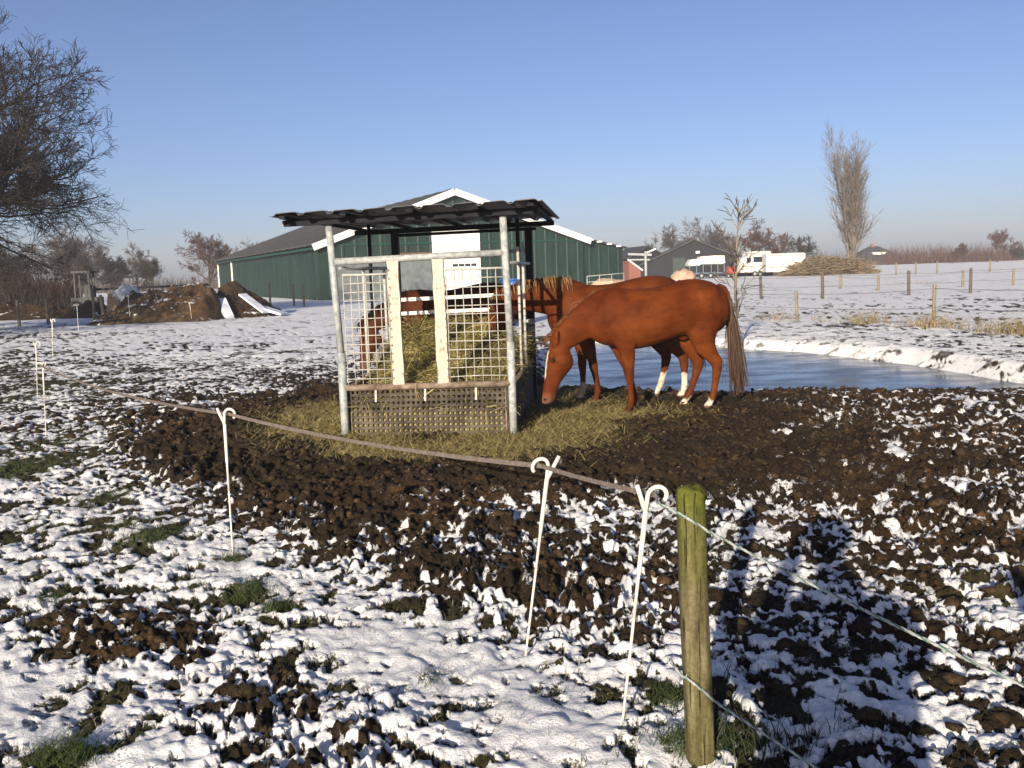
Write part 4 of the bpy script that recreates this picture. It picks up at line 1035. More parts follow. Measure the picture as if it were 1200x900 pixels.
# big mossy post
pb = at(821, 889); pb[2] = ground_z(pb[0], pb[1]); pb = at(821, 889, pb[2]); ptop = aty(808, 570, pb[1] - .01)
def big_post():
    n, m = 24, 26; rg = random.Random(5); L = np.linalg.norm(ptop - pb); ax = (ptop - pb) / L
    vs = []; fs = []; hw = .046
    def ring(t, sc_):
        c = ax * (L * t)
        for k in range(n):
            a = 2 * math.pi * k / n; ca, sa = math.cos(a), math.sin(a)
            e = (abs(ca) ** 3.2 + abs(sa) ** 3.2) ** (-1 / 3.2)
            w_ = hw * (1.06 - .03 * t) * e * sc_ * (1 + .02 * math.sin(5 * a + 3 * t) + .025 * math.sin(t * 9 + a))
            vs.append((c[0] + w_ * ca, c[1] + w_ * sa, c[2] + .006 * math.sin(2 * a) * (t > .98)))
    ring(-.25, 1.02)
    for i in range(m): ring(i / (m - 1) * .965, 1.0)
    for t, s in ((.978, .985), (.99, .94), (.998, .84), (1.0, .6), (1.003, .25)): ring(t, s)
    rws = len(vs) // n
    for i in range(rws - 1):
        for k in range(n): fs.append((i*n+k, i*n+(k+1) % n, (i+1)*n+(k+1) % n, (i+1)*n+k))
    fs.append(tuple(range(n-1, -1, -1))); fs.append(tuple((rws-1)*n+k for k in range(n)))
    mb = MB(); mb.smooth = True; mb.add([np.array(v) + pb for v in vs], fs)
    root = thing('fence_post', 'thick mossy green wooden fence post in the foreground snow', 'fence post', pb)
    mb.build('post_shaft', MAT['mossy'], root)
    for px_, py_ in ((797, 602), (797, 789)):
        st = MB()
        p = aty(px_ + 6, py_ + 3, pb[1] - .062); st.tube([p + np.array([-.008, 0, -.01]), p + np.array([0, -.01, 0]), p + np.array([.008, 0, .01])], .002, 6)
        st.build('staple', MAT['galv'], root)
    return root
big_post()
def rope(name, pts, label, r=.0027):
    P = [Vector(p) for p in pts]; root = thing(name, label, 'rope', P[0])
    L = 0; acc = [0]
    for a, b in zip(P, P[1:]): L += (b - a).length; acc.append(L)
    for s in range(3):
        out = []; n = int(L / .007)
        for i in range(n + 1):
            d = L * i / n; j = max(k for k in range(len(acc)) if acc[k] <= d + 1e-9); j = min(j, len(P) - 2)
            f = (d - acc[j]) / max(acc[j+1] - acc[j], 1e-9); p = P[j].lerp(P[j+1], f)
            t = (P[j+1] - P[j]).normalized(); x = t.orthogonal().normalized(); y = t.cross(x)
            x = t.cross(Vector((0, 0, 1))).normalized(); y = t.cross(x)
            a = d * 90 + s * 2.094
            out.append(p + x * (r * .95 * math.cos(a)) + y * (r * .95 * math.sin(a)))
        mb = MB(); mb.tube(out, r * .95, 5); mb.build('strand', MAT['rope_green'] if s == 0 else MAT['rope_white'], root)
    return root
def rope_run(y0, pxs, name, label, last_n=True):
    return rope(name, pxs, label)
yf = pb[1] - .060
# around the front of the post, then off to the right towards the next post
Q = np.array([1.55, 1.52])   # next post of this fence, outside the picture
def along(p0, zq, sag, n=26):
    a = np.array(p0, float); b = np.array([Q[0] - .05, Q[1] - .05, zq]); return span(a, b, sag, n)
w1 = [aty(770, 590, yf + .06), aty(784, 595, yf + .03), aty(796, 602, yf), aty(812, 611, yf - .006), aty(829, 622, yf + .01)]
w2 = [aty(786, 772, yf + .12), aty(792, 783, yf + .03), aty(799, 791, yf), aty(816, 803, yf - .006), aty(838, 822, yf + .01)]
z1 = w1[-1][2]; z2 = w2[-1][2]
rope('electric_rope', [H3] + [tuple(p) for p in w1] + [tuple(p) for p in along(w1[-1], z1 - .15, .02)][1:], 'pale green and white twisted rope tied high on the mossy post')
rope('electric_rope', [tuple(p) for p in w2] + [tuple(p) for p in along(w2[-1], z2 - .02, .02)][1:], 'pale green and white twisted rope tied low on the mossy post')
pq = np.array([Q[0], Q[1], 0]); pq[2] = ground_z(*Q)
mb = MB(); mb.tube([pq - np.array([0,0,.2]), pq + np.array([0,0,.5]), pq + np.array([0,0,1.0])], [.052, .05, .048], 14)
mb.build('fence_post', MAT['mossy'], label='round wooden post carrying the far ends of both ropes', cat='fence post')
#NEXT
# ------------------------------------------------------------------ trees
def grow(starts, dirs, lens, rads, rng, npts=5, wander=.18, up=0.0, taper=.35):
    N = len(starts); P = np.zeros((N, npts, 3)); P[:, 0] = starts; d = dirs.copy()
    for k in range(1, npts):
        d = d + rng.normal(0, wander, (N, 3)) + np.array([0, 0, up]); d /= np.linalg.norm(d, axis=1, keepdims=True)
        P[:, k] = P[:, k-1] + d * (lens / (npts - 1))[:, None]
    Rr = rads[:, None] * np.linspace(1, taper, npts)[None]
    return P, Rr
def children(P, Rr, lens, n, ratio, ang, rng, tmin=.25, rr=.55, angvar=.25, short=.5):
    N, K, _ = P.shape
    t = np.sort(rng.uniform(tmin, 1.0, (N, n)), 1); u = t * (K - 1); j = np.minimum(u.astype(int), K - 2); f = u - j
    I = np.arange(N)[:, None]
    p = P[I, j] * (1 - f[..., None]) + P[I, j+1] * f[..., None]; r = Rr[I, j] * (1 - f) + Rr[I, j+1] * f
    tn = P[I, j+1] - P[I, j]; tn /= np.maximum(np.linalg.norm(tn, axis=2, keepdims=True), 1e-9)
    rv = rng.normal(0, 1, tn.shape); rv -= tn * (rv * tn).sum(2, keepdims=True); rv /= np.linalg.norm(rv, axis=2, keepdims=True)
    a = np.clip(rng.normal(ang, angvar, t.shape), .05, 1.7)[..., None]
    d = tn * np.cos(a) + rv * np.sin(a)
    L = lens[:, None] * ratio * (1 + short * .5 - short * t) * rng.uniform(.6, 1.25, t.shape)
    return p.reshape(-1, 3), d.reshape(-1, 3), L.reshape(-1), np.maximum(r.reshape(-1) * rr, .002)
def tree(name, label, base, trunk_h, trunk_r, levels, m_trunk, m_crown, seed, group=None, cat='tree', lean=(0, 0), wander=.06, trunk_dir=None, minr=.004, stems=1):
    rng = np.random.default_rng(seed); base = np.array(base, float)
    root = thing(name, label, cat, base, 0, group)
    S = np.zeros((stems, 3)); D = np.zeros((stems, 3))
    for i in range(stems):
        a = rng.uniform(0, 6.28); s = 0 if stems == 1 else rng.uniform(.06, .40)
        D[i] = (lean[0] + math.cos(a) * s * .5, lean[1] + math.sin(a) * s * .5, 1); S[i] = (math.cos(a) * s * .6, math.sin(a) * s * .6, -.3)
    D /= np.linalg.norm(D, axis=1, keepdims=True)
    lens = np.full(stems, trunk_h) * (rng.uniform(.7, 1.05, stems) if stems > 1 else 1)
    P, Rr = grow(S, D, lens, np.full(stems, trunk_r), rng, 9, wander, .0 if stems == 1 else .03, .45 if stems == 1 else .15)
    Rr[:, 0] *= 1.35
    link('trunk', mesh_np('trunk', *batch_tubes(P, Rr, 9), smooth=True), m_trunk, root)
    parts = []; limbs = []
    for li, (n, ratio, ang, up, wan, tmin, rr, npts) in enumerate(levels):
        s, d, L, r = children(P, Rr, lens, n, ratio, ang, rng, tmin, rr)
        P, Rr = grow(s, d, L, r, rng, npts, wan, up); Rr = np.maximum(Rr, minr); lens = L
        (limbs if li == 0 else parts).append(batch_tubes(P, Rr, 6 if li == 0 else (4 if li == 1 else 3)))
    link('limb_framework', mesh_np('limb_framework', *join_np(limbs), smooth=True), m_trunk, root)
    if parts: link('crown', mesh_np('crown', *join_np(parts)), m_crown, root)
    return root
b = aty(-116, 330, 36); b[2] = 0
tree('oak_tree', 'huge bare oak filling the left edge, dense fine twigs against the sky', b, 6.7, .42,
     [(18, 1.0, 1.0, .04, .13, .18, .6, 8), (11, .52, .75, .06, .14, .2, .58, 6), (9, .52, .7, .05, .15, .15, .5, 5), (8, .50, .65, .04, .16, .1, .55, 3), (3, .6, .6, .03, .16, .15, .7, 2)],
     MAT['bark'], MAT['twig'], 21, minr=.0085)
def bg_tree(px, y, hpx_top, label, seed, kind='grey', group=None, wide=1.0, cat='tree', dense=1.0, base_py=330):
    b = aty(px, base_py, y); b[2] = 0; top = aty(px, hpx_top, y)[2]; H = top
    mt = {'grey': MAT['twig_grey'], 'red': MAT['twig_red'], 'dark': MAT['twig'], 'pale': MAT['twig_pale']}[kind]
    k = lambda v: max(2, int(v * dense))
    tree('bare_tree', label, b, H * .55, H * .024, [(k(9), .62 * wide, .75, .08, .12, .28, .5, 6), (k(7), .55, .7, .04, .15, .2, .55, 5), (k(7), .55, .65, .02, .18, .15, .6, 3), (k(6), .6, .6, 0, .2, .1, .7, 2)],
         MAT['bark'] if kind != 'pale' else mt, mt, seed, group, cat, minr=y * .00014)
bg_tree(60, 105, 268, 'tall grey bare tree nearest the big oak, behind the yard', 31, 'grey', 'bare trees behind the yard', 1.35, dense=1.3)
bg_tree(22, 90, 285, 'dark bare tree under the lowest boughs of the big oak', 37, 'dark', 'bare trees behind the yard', 1.35, dense=1.3)
bg_tree(108, 125, 284, 'grey bare tree right above the black cab frame', 32, 'grey', 'bare trees behind the yard', 1.5, dense=1.25)
bg_tree(140, 130, 296, 'low grey bare tree just left of the lone round crowned one', 33, 'grey', 'bare trees behind the yard', 1.6, dense=1.25)
bg_tree(178, 110, 288, 'lone round crowned bare tree above the left end of the earth mound', 34, 'dark', 'bare trees behind the yard', 1.1)
bg_tree(86, 112, 276, 'grey bare tree between the tallest one and the black cab frame', 38, 'grey', 'bare trees behind the yard', 1.4, dense=1.2)
bg_tree(160, 150, 297, 'faint far bare tree just left of the lone round crowned one, behind the white bag', 39, 'grey', 'bare trees behind the yard', 1.6, dense=1.1)
bg_tree(243, 118, 266, 'larger of two reddish brown trees beside the green barn', 35, 'red', 'reddish trees by the barn', 1.35, dense=1.15)
bg_tree(283, 132, 270, 'smaller reddish tree peeping over the green barn roof', 36, 'red', 'reddish trees by the barn', 1.1, dense=1.1)
for i, (px, y, tp_, lab, kd, wd) in enumerate([
    (790, 165, 262, 'leftmost rounded grey bush rising behind the dark boarded barn', 'grey', 1.4), (822, 170, 257, 'tallest rounded grey tree rising behind the dark boarded barn', 'grey', 1.5),
    (848, 168, 264, 'grey bare tree just right of the dark barn ridge', 'grey', 1.3), (885, 150, 256, 'brown twiggy tree above the angular caravan', 'red', 1.2),
    (912, 155, 258, 'brown twiggy tree above the long white trailer', 'red', 1.2), (945, 150, 266, 'low dark tree between white trailer and poplars', 'dark', 1.2),
    (690, 150, 268, 'small thin tree over the right end of the green shed', 'dark', 1.0), (1168, 190, 264, 'round crowned tree standing above the far right hedge', 'red', 1.1),
    (1190, 200, 285, 'low bush at the far right end of the hedge', 'dark', 1.4), (1128, 200, 282, 'low tree left of the round crowned one on the right', 'red', 1.3)]):
    bg_tree(px, y, tp_, lab, 50 + i, kd, 'bare trees along the far yard', wd, dense=1.08 if 760 < px < 960 else 1.0)
# pollard poplar with many upright stems
b = aty(999, 310, 112); b[2] = .2; Hh = aty(996, 168, 112)[2]
tree('poplar_tree', 'tall pale leafless poplar with many upright stems behind the brush pile', b, Hh * .93, .17, [(18, .30, .28, .10, .06, .12, .5, 6), (7, .5, .3, .06, .1, .15, .6, 4), (4, .6, .35, .05, .1, .2, .7, 3)],
     MAT['twig_pale'], MAT['twig_pale'], 71, stems=9, minr=.013, wander=.035)
# sapling by the pond
b = at(866, 402, .1); tp_ = aty(861, 226, b[1]); b[2] = ground_z(b[0], b[1])
tree('sapling', 'slender leafless sapling on the pond bank behind the horse', b, tp_[2] - b[2], .026, [(34, .17, .8, .14, .10, .30, .6, 4), (5, .5, .6, .05, .12, .2, .7, 3)], MAT['postwood'], MAT['twig_grey'], 72, minr=.0065)
# treelines and undergrowth
def twig_band(name, px0, px1, y0, y1, top_fn, n, mat_, wid, seed, label):
    rng = np.random.default_rng(seed); px = rng.uniform(px0, px1, n); yy = rng.uniform(y0, y1, n)
    x = np.array([aty(p, 320, v)[0] for p, v in zip(px, yy)]); h = np.array([max(.4, aty(p, top_fn(p), v)[2]) for p, v in zip(px, yy)])
    h = h * (.72 + .3 * unif(3 * perlin(px / 14, px * 0 + seed, seed))) * rng.uniform(.35, 1.02, n)
    h = np.maximum(h, .4)
    return blades(name, mat_, x, yy, np.zeros(n) - .1, h, wid, .28, rng, label, seg=2)
twig_band('far_wood', 1035, 1330, 215, 250, lambda p: 281, 7000, MAT['twig_red'], .16, 1, 'low brown wood along the right horizon')
twig_band('far_wood', -150, 330, 190, 260, lambda p: 318, 5200, MAT['twig_grey'], .2, 2, 'dim grey wood along the left horizon')
twig_band('far_wood', 640, 1040, 215, 260, lambda p: 290, 4200, MAT['twig_grey'], .2, 3, 'dim grey wood behind the far yard')
twig_band('undergrowth', -80, 92, 58, 72, lambda p: 296 + max(0, p - 40) * .25, 5200, MAT['undergrowth'], .045, 4, 'reddish brown undergrowth below the big oak')
twig_band('undergrowth', -80, 85, 54, 66, lambda p: 312 + max(0, p - 30) * .3, 4500, MAT['twig'], .05, 5, 'dark brambles at the foot of the big oak')
twig_band('undergrowth', 860, 960, 116, 122, lambda p: 300, 900, MAT['twig_grey'], .09, 6, 'dead brushwood behind the caravans')

# ------------------------------------------------------------------ green barn
L0 = np.array([-13.9, 70.1]); ang = math.atan2(.421, .907); gx = np.array([math.cos(ang), math.sin(ang)]); gy = np.array([-math.sin(ang), math.cos(ang)])
def on_gable(px, py):
    v = ray(px, py); nrm = np.array([gy[0], gy[1], 0]); P0 = np.array([L0[0], L0[1], 0])
    k = ((P0 - CAM) @ nrm) / (v @ nrm); p = CAM + v * k
    return (p[:2] - L0) @ gx, p[2]
def on_side(px, py):
    v = ray(px, py); nrm = np.array([gx[0], gx[1], 0]); P0 = np.array([L0[0], L0[1], 0])
    k = ((P0 - CAM) @ nrm) / (v @ nrm); p = CAM + v * k
    return (p[:2] - L0) @ gy, p[2]
BW = on_gable(683, 281)[0]; BL = 51.0; EZ = 4.15; RX = on_gable(530, 222)[0]; RZ = on_gable(530, 224)[1]
barn = thing('green_barn', 'long green steel barn with grey roof, white bargeboards and white door', 'barn', (L0[0], L0[1], 0), ang)
def bp(mb, name, m, par=None, **kw): return mb.build(name, m, par or barn, rel=False, **kw)
def ribbed(x0, x1, zf, y, axis='x', step=1.0, dep=.04, zb=-.3):
    """ribbed cladding sheet; zf gives its top at each position"""
    mb = MB(); xs = []; x = x0
    while x < x1 - 1e-6:
        for dx, d in ((0, 0), (.70, 0), (.78, dep), (.92, dep)):
            if x + dx < x1: xs.append((x + dx, d))
        x += step
    xs.append((x1, 0))
    if 'RXs' in globals() and axis == 'x': pass
    vs = []
    for xx, d in xs:
        a, c = (xx, y - d) if axis == 'x' else (y - d, xx)
        vs += [(a, c, zb), (a, c, zf(xx))]
    fs = [(2*i, 2*i+2, 2*i+3, 2*i+1) for i in range(len(xs) - 1)]
    return mb.add(vs, fs)
def gz_(x): return EZ + (RZ - EZ) * (x / RX if x < RX else (BW - x) / (BW - RX))
bp(ribbed(0, BW, lambda x: gz_(x), 0), 'gable_wall', MAT['cladding'])
bp(ribbed(0, BW, lambda x: gz_(x), BL + .001), 'gable_wall', MAT['cladding'])
bp(ribbed(0.02, BL, lambda x: EZ, 0, 'y'), 'side_wall', MAT['cladding'])
bp(MB().add([(BW, 0, -.3), (BW, BL, -.3), (BW, BL, EZ), (BW, 0, EZ)], [(0, 1, 2, 3)]), 'side_wall', MAT['cladding'])
def roofp(xa, za, xb, zb):
    mb = MB(); n = 40; vs = []; fs = []
    for i in range(n + 1):
        y = -.45 + (BL + .9) * i / n
        for s in (0, 1):
            w_ = .05 * (i % 2)
            vs += [(xa, y, za + w_ + .12 * (1 - s)), (xb, y, zb + w_ + .12 * (1 - s))]
    for i in range(n):
        a = i * 4; fs += [(a, a+1, a+5, a+4), (a+2, a+6, a+7, a+3), (a, a+4, a+6, a+2), (a+1, a+3, a+7, a+5)]
    fs += [(0, 2, 3, 1), (n*4, n*4+1, n*4+3, n*4+2)]
    return mb.add(vs, fs)
sl_ = (RZ - EZ) / RX
bp(roofp(-.5, EZ - .5 * sl_ + .05, RX, RZ + .05), 'roof', MAT['barnroof']); sl2 = (RZ - EZ) / (BW - RX)
bp(roofp(RX + .004, RZ + .05, BW + .5, EZ - .5 * sl2 + .05), 'roof', MAT['barnroof'])
bp(MB().bar((-.5, -.50, EZ - .5 * sl_ - .08), (RX, -.50, RZ - .08), .07, .5), 'bargeboard', MAT['whitepaint'])
bp(MB().bar((RX + .01, -.505, RZ - .08), (BW + .5, -.505, EZ - .5 * sl2 - .08), .07, .5), 'bargeboard', MAT['whitepaint'])
bp(MB().box((BW / 2, -.075, EZ - .1), (BW - .1, .06, .14)), 'seam_trim', MAT['cladding_seam'])
bp(MB().box((-.35, BL / 2, EZ - .32), (.18, BL, .16)), 'gutter', MAT['cladding_seam'])
for px in (257, 273): yy = on_side(px, 320)[0]; bp(MB().box((-.12, min(yy, BL - .2), EZ / 2 - .1), (.14, .22, EZ - .2)), 'downpipe', MAT['whitepaint'])
d0, dz = on_gable(505, 270); d1, _ = on_gable(561, 270)
door = bp(MB().box(((d0 + d1) / 2, -.10, dz / 2), (d1 - d0, .08, dz)), 'barn_door', MAT['whitepaint'], label='tall white barn door')
for z_ in (.25, .5, .75): bp(MB().box(((d0 + d1) / 2, -.145, dz * z_), (d1 - d0 - .1, .012, .035)), 'door_joint', MAT['greypanel'], door)
wz = on_gable(530, 311)[1]
for k in range(4):
    bp(MB().box((d0 + (d1 - d0) * (.46 + .13 * k), -.15, wz), ((d1 - d0) * .11, .02, .2)), 'door_window', MAT['glass'], door)
bp(MB().box(((d0 + d1) / 2, -.13, dz + .12), (d1 - d0 + .2, .14, .2)), 'door_track', MAT['darkbrown'], door)
g0, gz0 = on_gable(392, 301); g1 = d0 - .12
bp(MB().box(((.8 + g1) / 2, -.085, gz0 / 2 - .1), (g1 - .8, .05, gz0)), 'lower_panel', MAT['greypanel'], label='grey lower wall left of the barn door')
l0 = on_gable(462, 300)[0]
bp(MB().box(((l0 + g1) / 2, -.14, gz0 + .02), (g1 - l0, .1, .3)), 'lintel', MAT['darkbrown'])
p0 = on_gable(508, 320)[0]
# green shed beside it
Rw = L0 + gx * BW; tA, zA = on_gable(734, 291); Aw = L0 + gx * tA + gy * .35; dv = Aw - Rw; sa = math.atan2(dv[1], dv[0]); sl3 = np.linalg.norm(dv)
shed = thing('green_shed', 'lower green shed adjoining the right end of the long barn', 'shed', (Rw[0] + gx[0] * .02 + gy[0] * .3, Rw[1] + gx[1] * .02 + gy[1] * .3, 0), sa)
mb = ribbed(0, sl3, lambda x: EZ - .05 + (zA - EZ + .05) * x / sl3, 0); mb.build('wall', MAT['cladding'], shed, rel=False)
MB().add([(0.01, 0, -.3), (0.01, 9, -.3), (0.01, 9, EZ - .05), (0.01, 0, EZ - .05)], [(3, 2, 1, 0)]).build('wall', MAT['cladding'], shed, rel=False)
MB().add([(sl3, 0, -.3), (sl3, 9, -.3), (sl3, 9, zA), (sl3, 0, zA)], [(0, 1, 2, 3)]).build('wall', MAT['cladding'], shed, rel=False)
MB().bar((-.02, 4.4, EZ + .04), (sl3 + .3, 4.4, zA + .06), 9.4, .14).build('roof', MAT['slate'], shed, rel=False)
for k in (.18, .38, .62, .85): MB().box((sl3 * k, -.335, EZ - .05 + (zA - EZ + .05) * k + .09), (.5, .06, .14)).build('gutter_bracket', MAT['whitepaint'], shed, rel=False)

# ------------------------------------------------------------------ dark barn, house and yard
def gable_house(name, label, cat, base, rz, wd, ln, ez, rz_, mwall, mroof, over=.35):
    root = thing(name, label, cat, base, rz)
    MB().add([(0,0,-.3),(wd,0,-.3),(wd,0,ez),(wd/2,0,rz_),(0,0,ez),(0,ln,-.3),(wd,ln,-.3),(wd,ln,ez),(wd/2,ln,rz_),(0,ln,ez)],
             [(0,1,2,3,4),(9,8,7,6,5),(0,4,9,5),(1,6,7,2)]).build('wall', mwall, root, rel=False)
    s = (rz_ - ez) / (wd / 2)
    for a, c in (((-over, ez - over * s), (wd/2, rz_)), ((wd + over, ez - over * s), (wd/2 + .004, rz_))):
        vs = []
        for y in (-over, ln + over):
            for dz in (.03, .20): vs += [(a[0], y, a[1] + dz), (c[0], y, c[1] + dz)]
        MB().add(vs, [(0,1,3,2),(4,6,7,5),(2,3,7,6),(0,4,5,1),(0,2,6,4),(1,5,7,3)]).build('roof', mroof, root, rel=False)
    return root
YB_ = 125; pl = aty(750, 320, YB_); pr_ = aty(880, 320, YB_ - 3); wd = np.linalg.norm(pr_[:2] - pl[:2]); ap = aty(815, 282, YB_)[2]
rzb = math.atan2(pr_[1] - pl[1], pr_[0] - pl[0])
hb = gable_house('dark_barn', 'dark blue grey boarded barn with a broad gable behind the horse', 'barn', (pl[0], pl[1], 0), rzb + .10, wd, 22, 1.7, ap, MAT['slatewall'], MAT['barnroof'])
MB().box((wd * .36, -.06, 1.3), (1.6, .06, 2.6)).build('door', MAT['cladding'], hb, rel=False)
MB().box((wd * .53, -.07, ap * .68), (.5, .05, .3)).build('lamp', MAT['whitepaint'], hb, rel=False)
MB().box((wd * .62, -.06, 1.4), (1.1, .06, .9)).build('window', MAT['glass'], hb, rel=False)
pl2 = aty(738, 320, 122)
gable_house('low_black_shed', 'low black roofed shed left of the dark boarded barn', 'shed', (pl2[0] - .5, pl2[1] + 10, 0), .18, 9, 9, 1.9, 4.3, MAT['slatewall'], MAT['slate'])
pk = aty(737, 320, 100); bk = thing('brick_shed', 'small red brick shed with white gable board beside the green shed', 'shed', (pk[0], pk[1], 0), .2)
MB().add([(0,0,-.3),(1.3,0,-.3),(1.3,0,1.3),(0,0,2.3),(0,2,-.3),(1.3,2,-.3),(1.3,2,1.3),(0,2,2.3)], [(0,1,2,3),(7,6,5,4),(1,5,6,2),(0,3,7,4)]).build('wall', MAT['brick'], bk, rel=False)
MB().bar((-.15, -.1, 2.45), (1.5, -.1, 1.25), .12, .16).build('bargeboard', MAT['whitepaint'], bk, rel=False)
MB().add([(-.1, -.05, 2.5), (1.5, -.05, 1.36), (1.5, 2.1, 1.36), (-.1, 2.1, 2.5), (-.1, -.05, 2.42), (1.5, -.05, 1.28), (1.5, 2.1, 1.28), (-.1, 2.1, 2.42)], [(0,1,2,3),(7,6,5,4),(0,4,5,1),(2,6,7,3)]).build('roof', MAT['slate'], bk, rel=False)
# pole frame with a lamp
pf = aty(757, 325, 92); fr = thing('pole_frame', 'bare grey wooden pole frame with crossbeams beside the green shed', 'frame', (pf[0], pf[1], 0), 0)
MB().tube([(0, 0, -.2), (0, 0, 3.1)], .13, 8).build('post', MAT['galv_old'], fr, rel=False)
MB().bar((-1.7, 0, 2.9), (.6, .1, 2.75), .14, .2).build('beam', MAT['galv_old'], fr, rel=False)
MB().bar((-1.6, 0, 2.35), (.4, .1, 2.3), .1, .14).build('beam', MAT['galv_old'], fr, rel=False)
MB().box((.55, 0, 3.15), (.9, .3, .14), 0, 0, -.4).build('lamp', MAT['whitepaint'], fr, rel=False)
# metal gate
pg = aty(688, 330, 60); qg = aty(731, 326, 63)
gt = thing('metal_gate', 'pale tubular metal gate between the horses and the green shed', 'gate', (pg[0], pg[1], .2), math.atan2(qg[1]-pg[1], qg[0]-pg[0])); gl = np.linalg.norm(qg[:2]-pg[:2])
MB().tube([(0,0,0), (0,0,.98), (gl,0,1.1), (gl,0,0)], .03, 8).build('gate_frame', MAT['wirewhite'], gt, rel=False)
for z_ in (.3, .62): MB().tube([(0,0,z_), (gl,0,z_ + .06)], .022, 6).build('gate_bar', MAT['wirewhite'], gt, rel=False)
for k in (.33, .66): MB().tube([(gl*k,0,0), (gl*k,0,1.04)], .022, 6).build('gate_bar', MAT['wirewhite'], gt, rel=False)
# bales behind the gate
def lump(name, label, cat, base, sx, sy, sz, m, seed, sub=3, am=.25):
    V, T = ico(sub); d = 1 + am * perlin(V[:,0]*1.6+seed, V[:,1]*1.6+V[:,2], seed) + am*.5*perlin(V[:,0]*4, V[:,2]*4+V[:,1]*3, seed+1)
    V = V * d[:, None] * np.array([sx, sy, sz]); V[:, 2] = np.maximum(V[:, 2] + sz * .55, -.15)
    root = link(name, mesh_np(name, V, None, T, smooth=True), m, label=label, cat=cat); root.location = tuple(base); return root
pb2 = aty(712, 328, 66); lump('bale_heap', 'low pale heap of straw behind the metal gate', 'heap', (pb2[0], pb2[1], .1), 1.3, .8, .55, MAT['bale'], 3)
pb3 = aty(800, 325, 100); lump('bale_heap', 'pinkish tan wrapped heap left of the canopied trailer', 'heap', (pb3[0], pb3[1], .0), 1.25, .9, .72, MAT['bale'], 8, am=.35)
pb4 = aty(601, 333, 30); bl = thing('blue_barrel', 'blue plastic tub just showing behind the feeder', 'tub', (pb4[0], pb4[1], 0), 0)
mb = MB(); mb.tube([(0,0,0), (0,0,.05), (0,0,1.25), (0,0,1.42)], [.30,.33,.36,.38], 16); mb.build('tub', MAT['blue'], bl, rel=False)
mb = MB(); mb.tube([(0,0,1.42), (0,0,1.47)], [.41,.41], 16); mb.build('rim', MAT['blue'], bl, rel=False)
# trailers and caravans
def wheel(root, x, y, r=.33):
    mb = MB(); mb.tube([(x, y - .09, r), (x, y + .09, r)], r, 16); wl_ = mb.build('wheel', MAT['tyre'], root, rel=False)
    MB().tube([(x, y - .10, r), (x, y - .092, r)], r * .55, 12).build('rim', MAT['galv'], wl_, rel=False)
pt = aty(807, 326, 110); tw = (aty(850, 326, 110) - pt)[0]
tr = thing('canopied_trailer', 'open white canopied trailer on blue grey posts before the dark barn', 'trailer', (pt[0], 110, 0), 0)
mb = MB(); n = 8
prof = [(0,1.75),(.3,2.25),(tw*.32,2.30),(tw*.33,2.55),(tw*.7,2.62),(tw*.98,2.58),(tw,1.5 + .25),(tw*.9,1.62),(tw*.35,1.7),(tw*.3,1.55),(.05,1.5)]
vs = [(x, y, z) for y in (0, 2.0) for x, z in prof]; k = len(prof)
mb.add(vs, [tuple(range(k-1, -1, -1)), tuple(range(k, 2*k))] + [(i, (i+1) % k, k+(i+1) % k, k+i) for i in range(k)]); mb.build('canopy', MAT['cream'], tr, rel=False)
MB().box((tw*.5, 1, .62), (tw, 1.9, .14)).build('deck', MAT['greyblue'], tr, rel=False)
for x in (.12, tw*.22, tw*.4, tw*.62, tw*.8, tw*.97): MB().bar((x, .04, .55), (x, .04, 1.68), .1, .1).build('post', MAT['greyblue'], tr, rel=False)
MB().box((tw*.62, .5, 1.1), (tw*.5, .06, .8)).build('side_board', MAT['slatewall'], tr, rel=False)
for x in (tw*.35, tw*.6): wheel(tr, x, -.05)
pr2 = aty(857, 326, 108); rc = thing('red_cart', 'small red cart at the right end of the canopied trailer', 'cart', (pr2[0] - .5, 108, 0), 0)
MB().box((.5, .4, .85), (1.1, .8, .9)).build('box_body', MAT['red'], rc, rel=False); MB().box((.5, .4, 1.34), (1.2, .9, .08)).build('lid', MAT['black'], rc, rel=False)
for x in (.2, .8): wheel(rc, x, -.06, .28)
def caravan(name, label, px0, px1, y, h, prof, rz, m, band=True):
    p = aty(px0, 325, y); wd = (aty(px1, 325, y) - p)[0]; r = thing(name, label, 'caravan', (p[0], y, 0), rz)
    vs = [(x * wd, yy, z * h) for yy in (0, 2.1) for x, z in prof]; k = len(prof)
    MB().add(vs, [tuple(range(k)), tuple(range(2*k-1, k-1, -1))] + [(k+i, k+(i+1) % k, (i+1) % k, i) for i in range(k)]).build('shell', m, r, rel=False)
    if band:
        MB().box((wd*.58, -.012, h*.68), (wd*.34, .03, h*.22)).build('window', MAT['glass'], r, rel=False)
        MB().box((wd*.26, -.012, h*.66), (wd*.13, .03, h*.2)).build('window', MAT['glass'], r, rel=False)
    MB().box((wd*.5, -.014, h*.42), (wd*.9, .02, .10)).build('trim_strip', MAT['greypanel'], r, rel=False)
    MB().box((wd*.5, -.03, h*.93), (wd*.9, .05, .07)).build('roof_gutter', MAT['greypanel'], r, rel=False)
    wheel(r, wd*.45, -.04); wheel(r, wd*.62, -.04)
    MB().bar((0, 1.0, .5), (-.7, 1.0, .5), .12, .12).build('drawbar', MAT['black'], r, rel=False)
    return r
caravan('white_caravan', 'angular white caravan with dark windows and a raked front', 868, 906, 112, 2.95, [(0,.18),(1,.18),(1,.85),(.95,1),(.3,1),(.22,.82),(.02,.72)], .12, MAT['cream'])
caravan('white_trailer', 'long low cream white trailer between caravan and brush pile', 898, 943, 105, 2.55, [(0,.22),(.86,.22),(.9,.6),(1,.78),(1,.97),(.97,1),(0,1)], -.05, MAT['cream'], False)
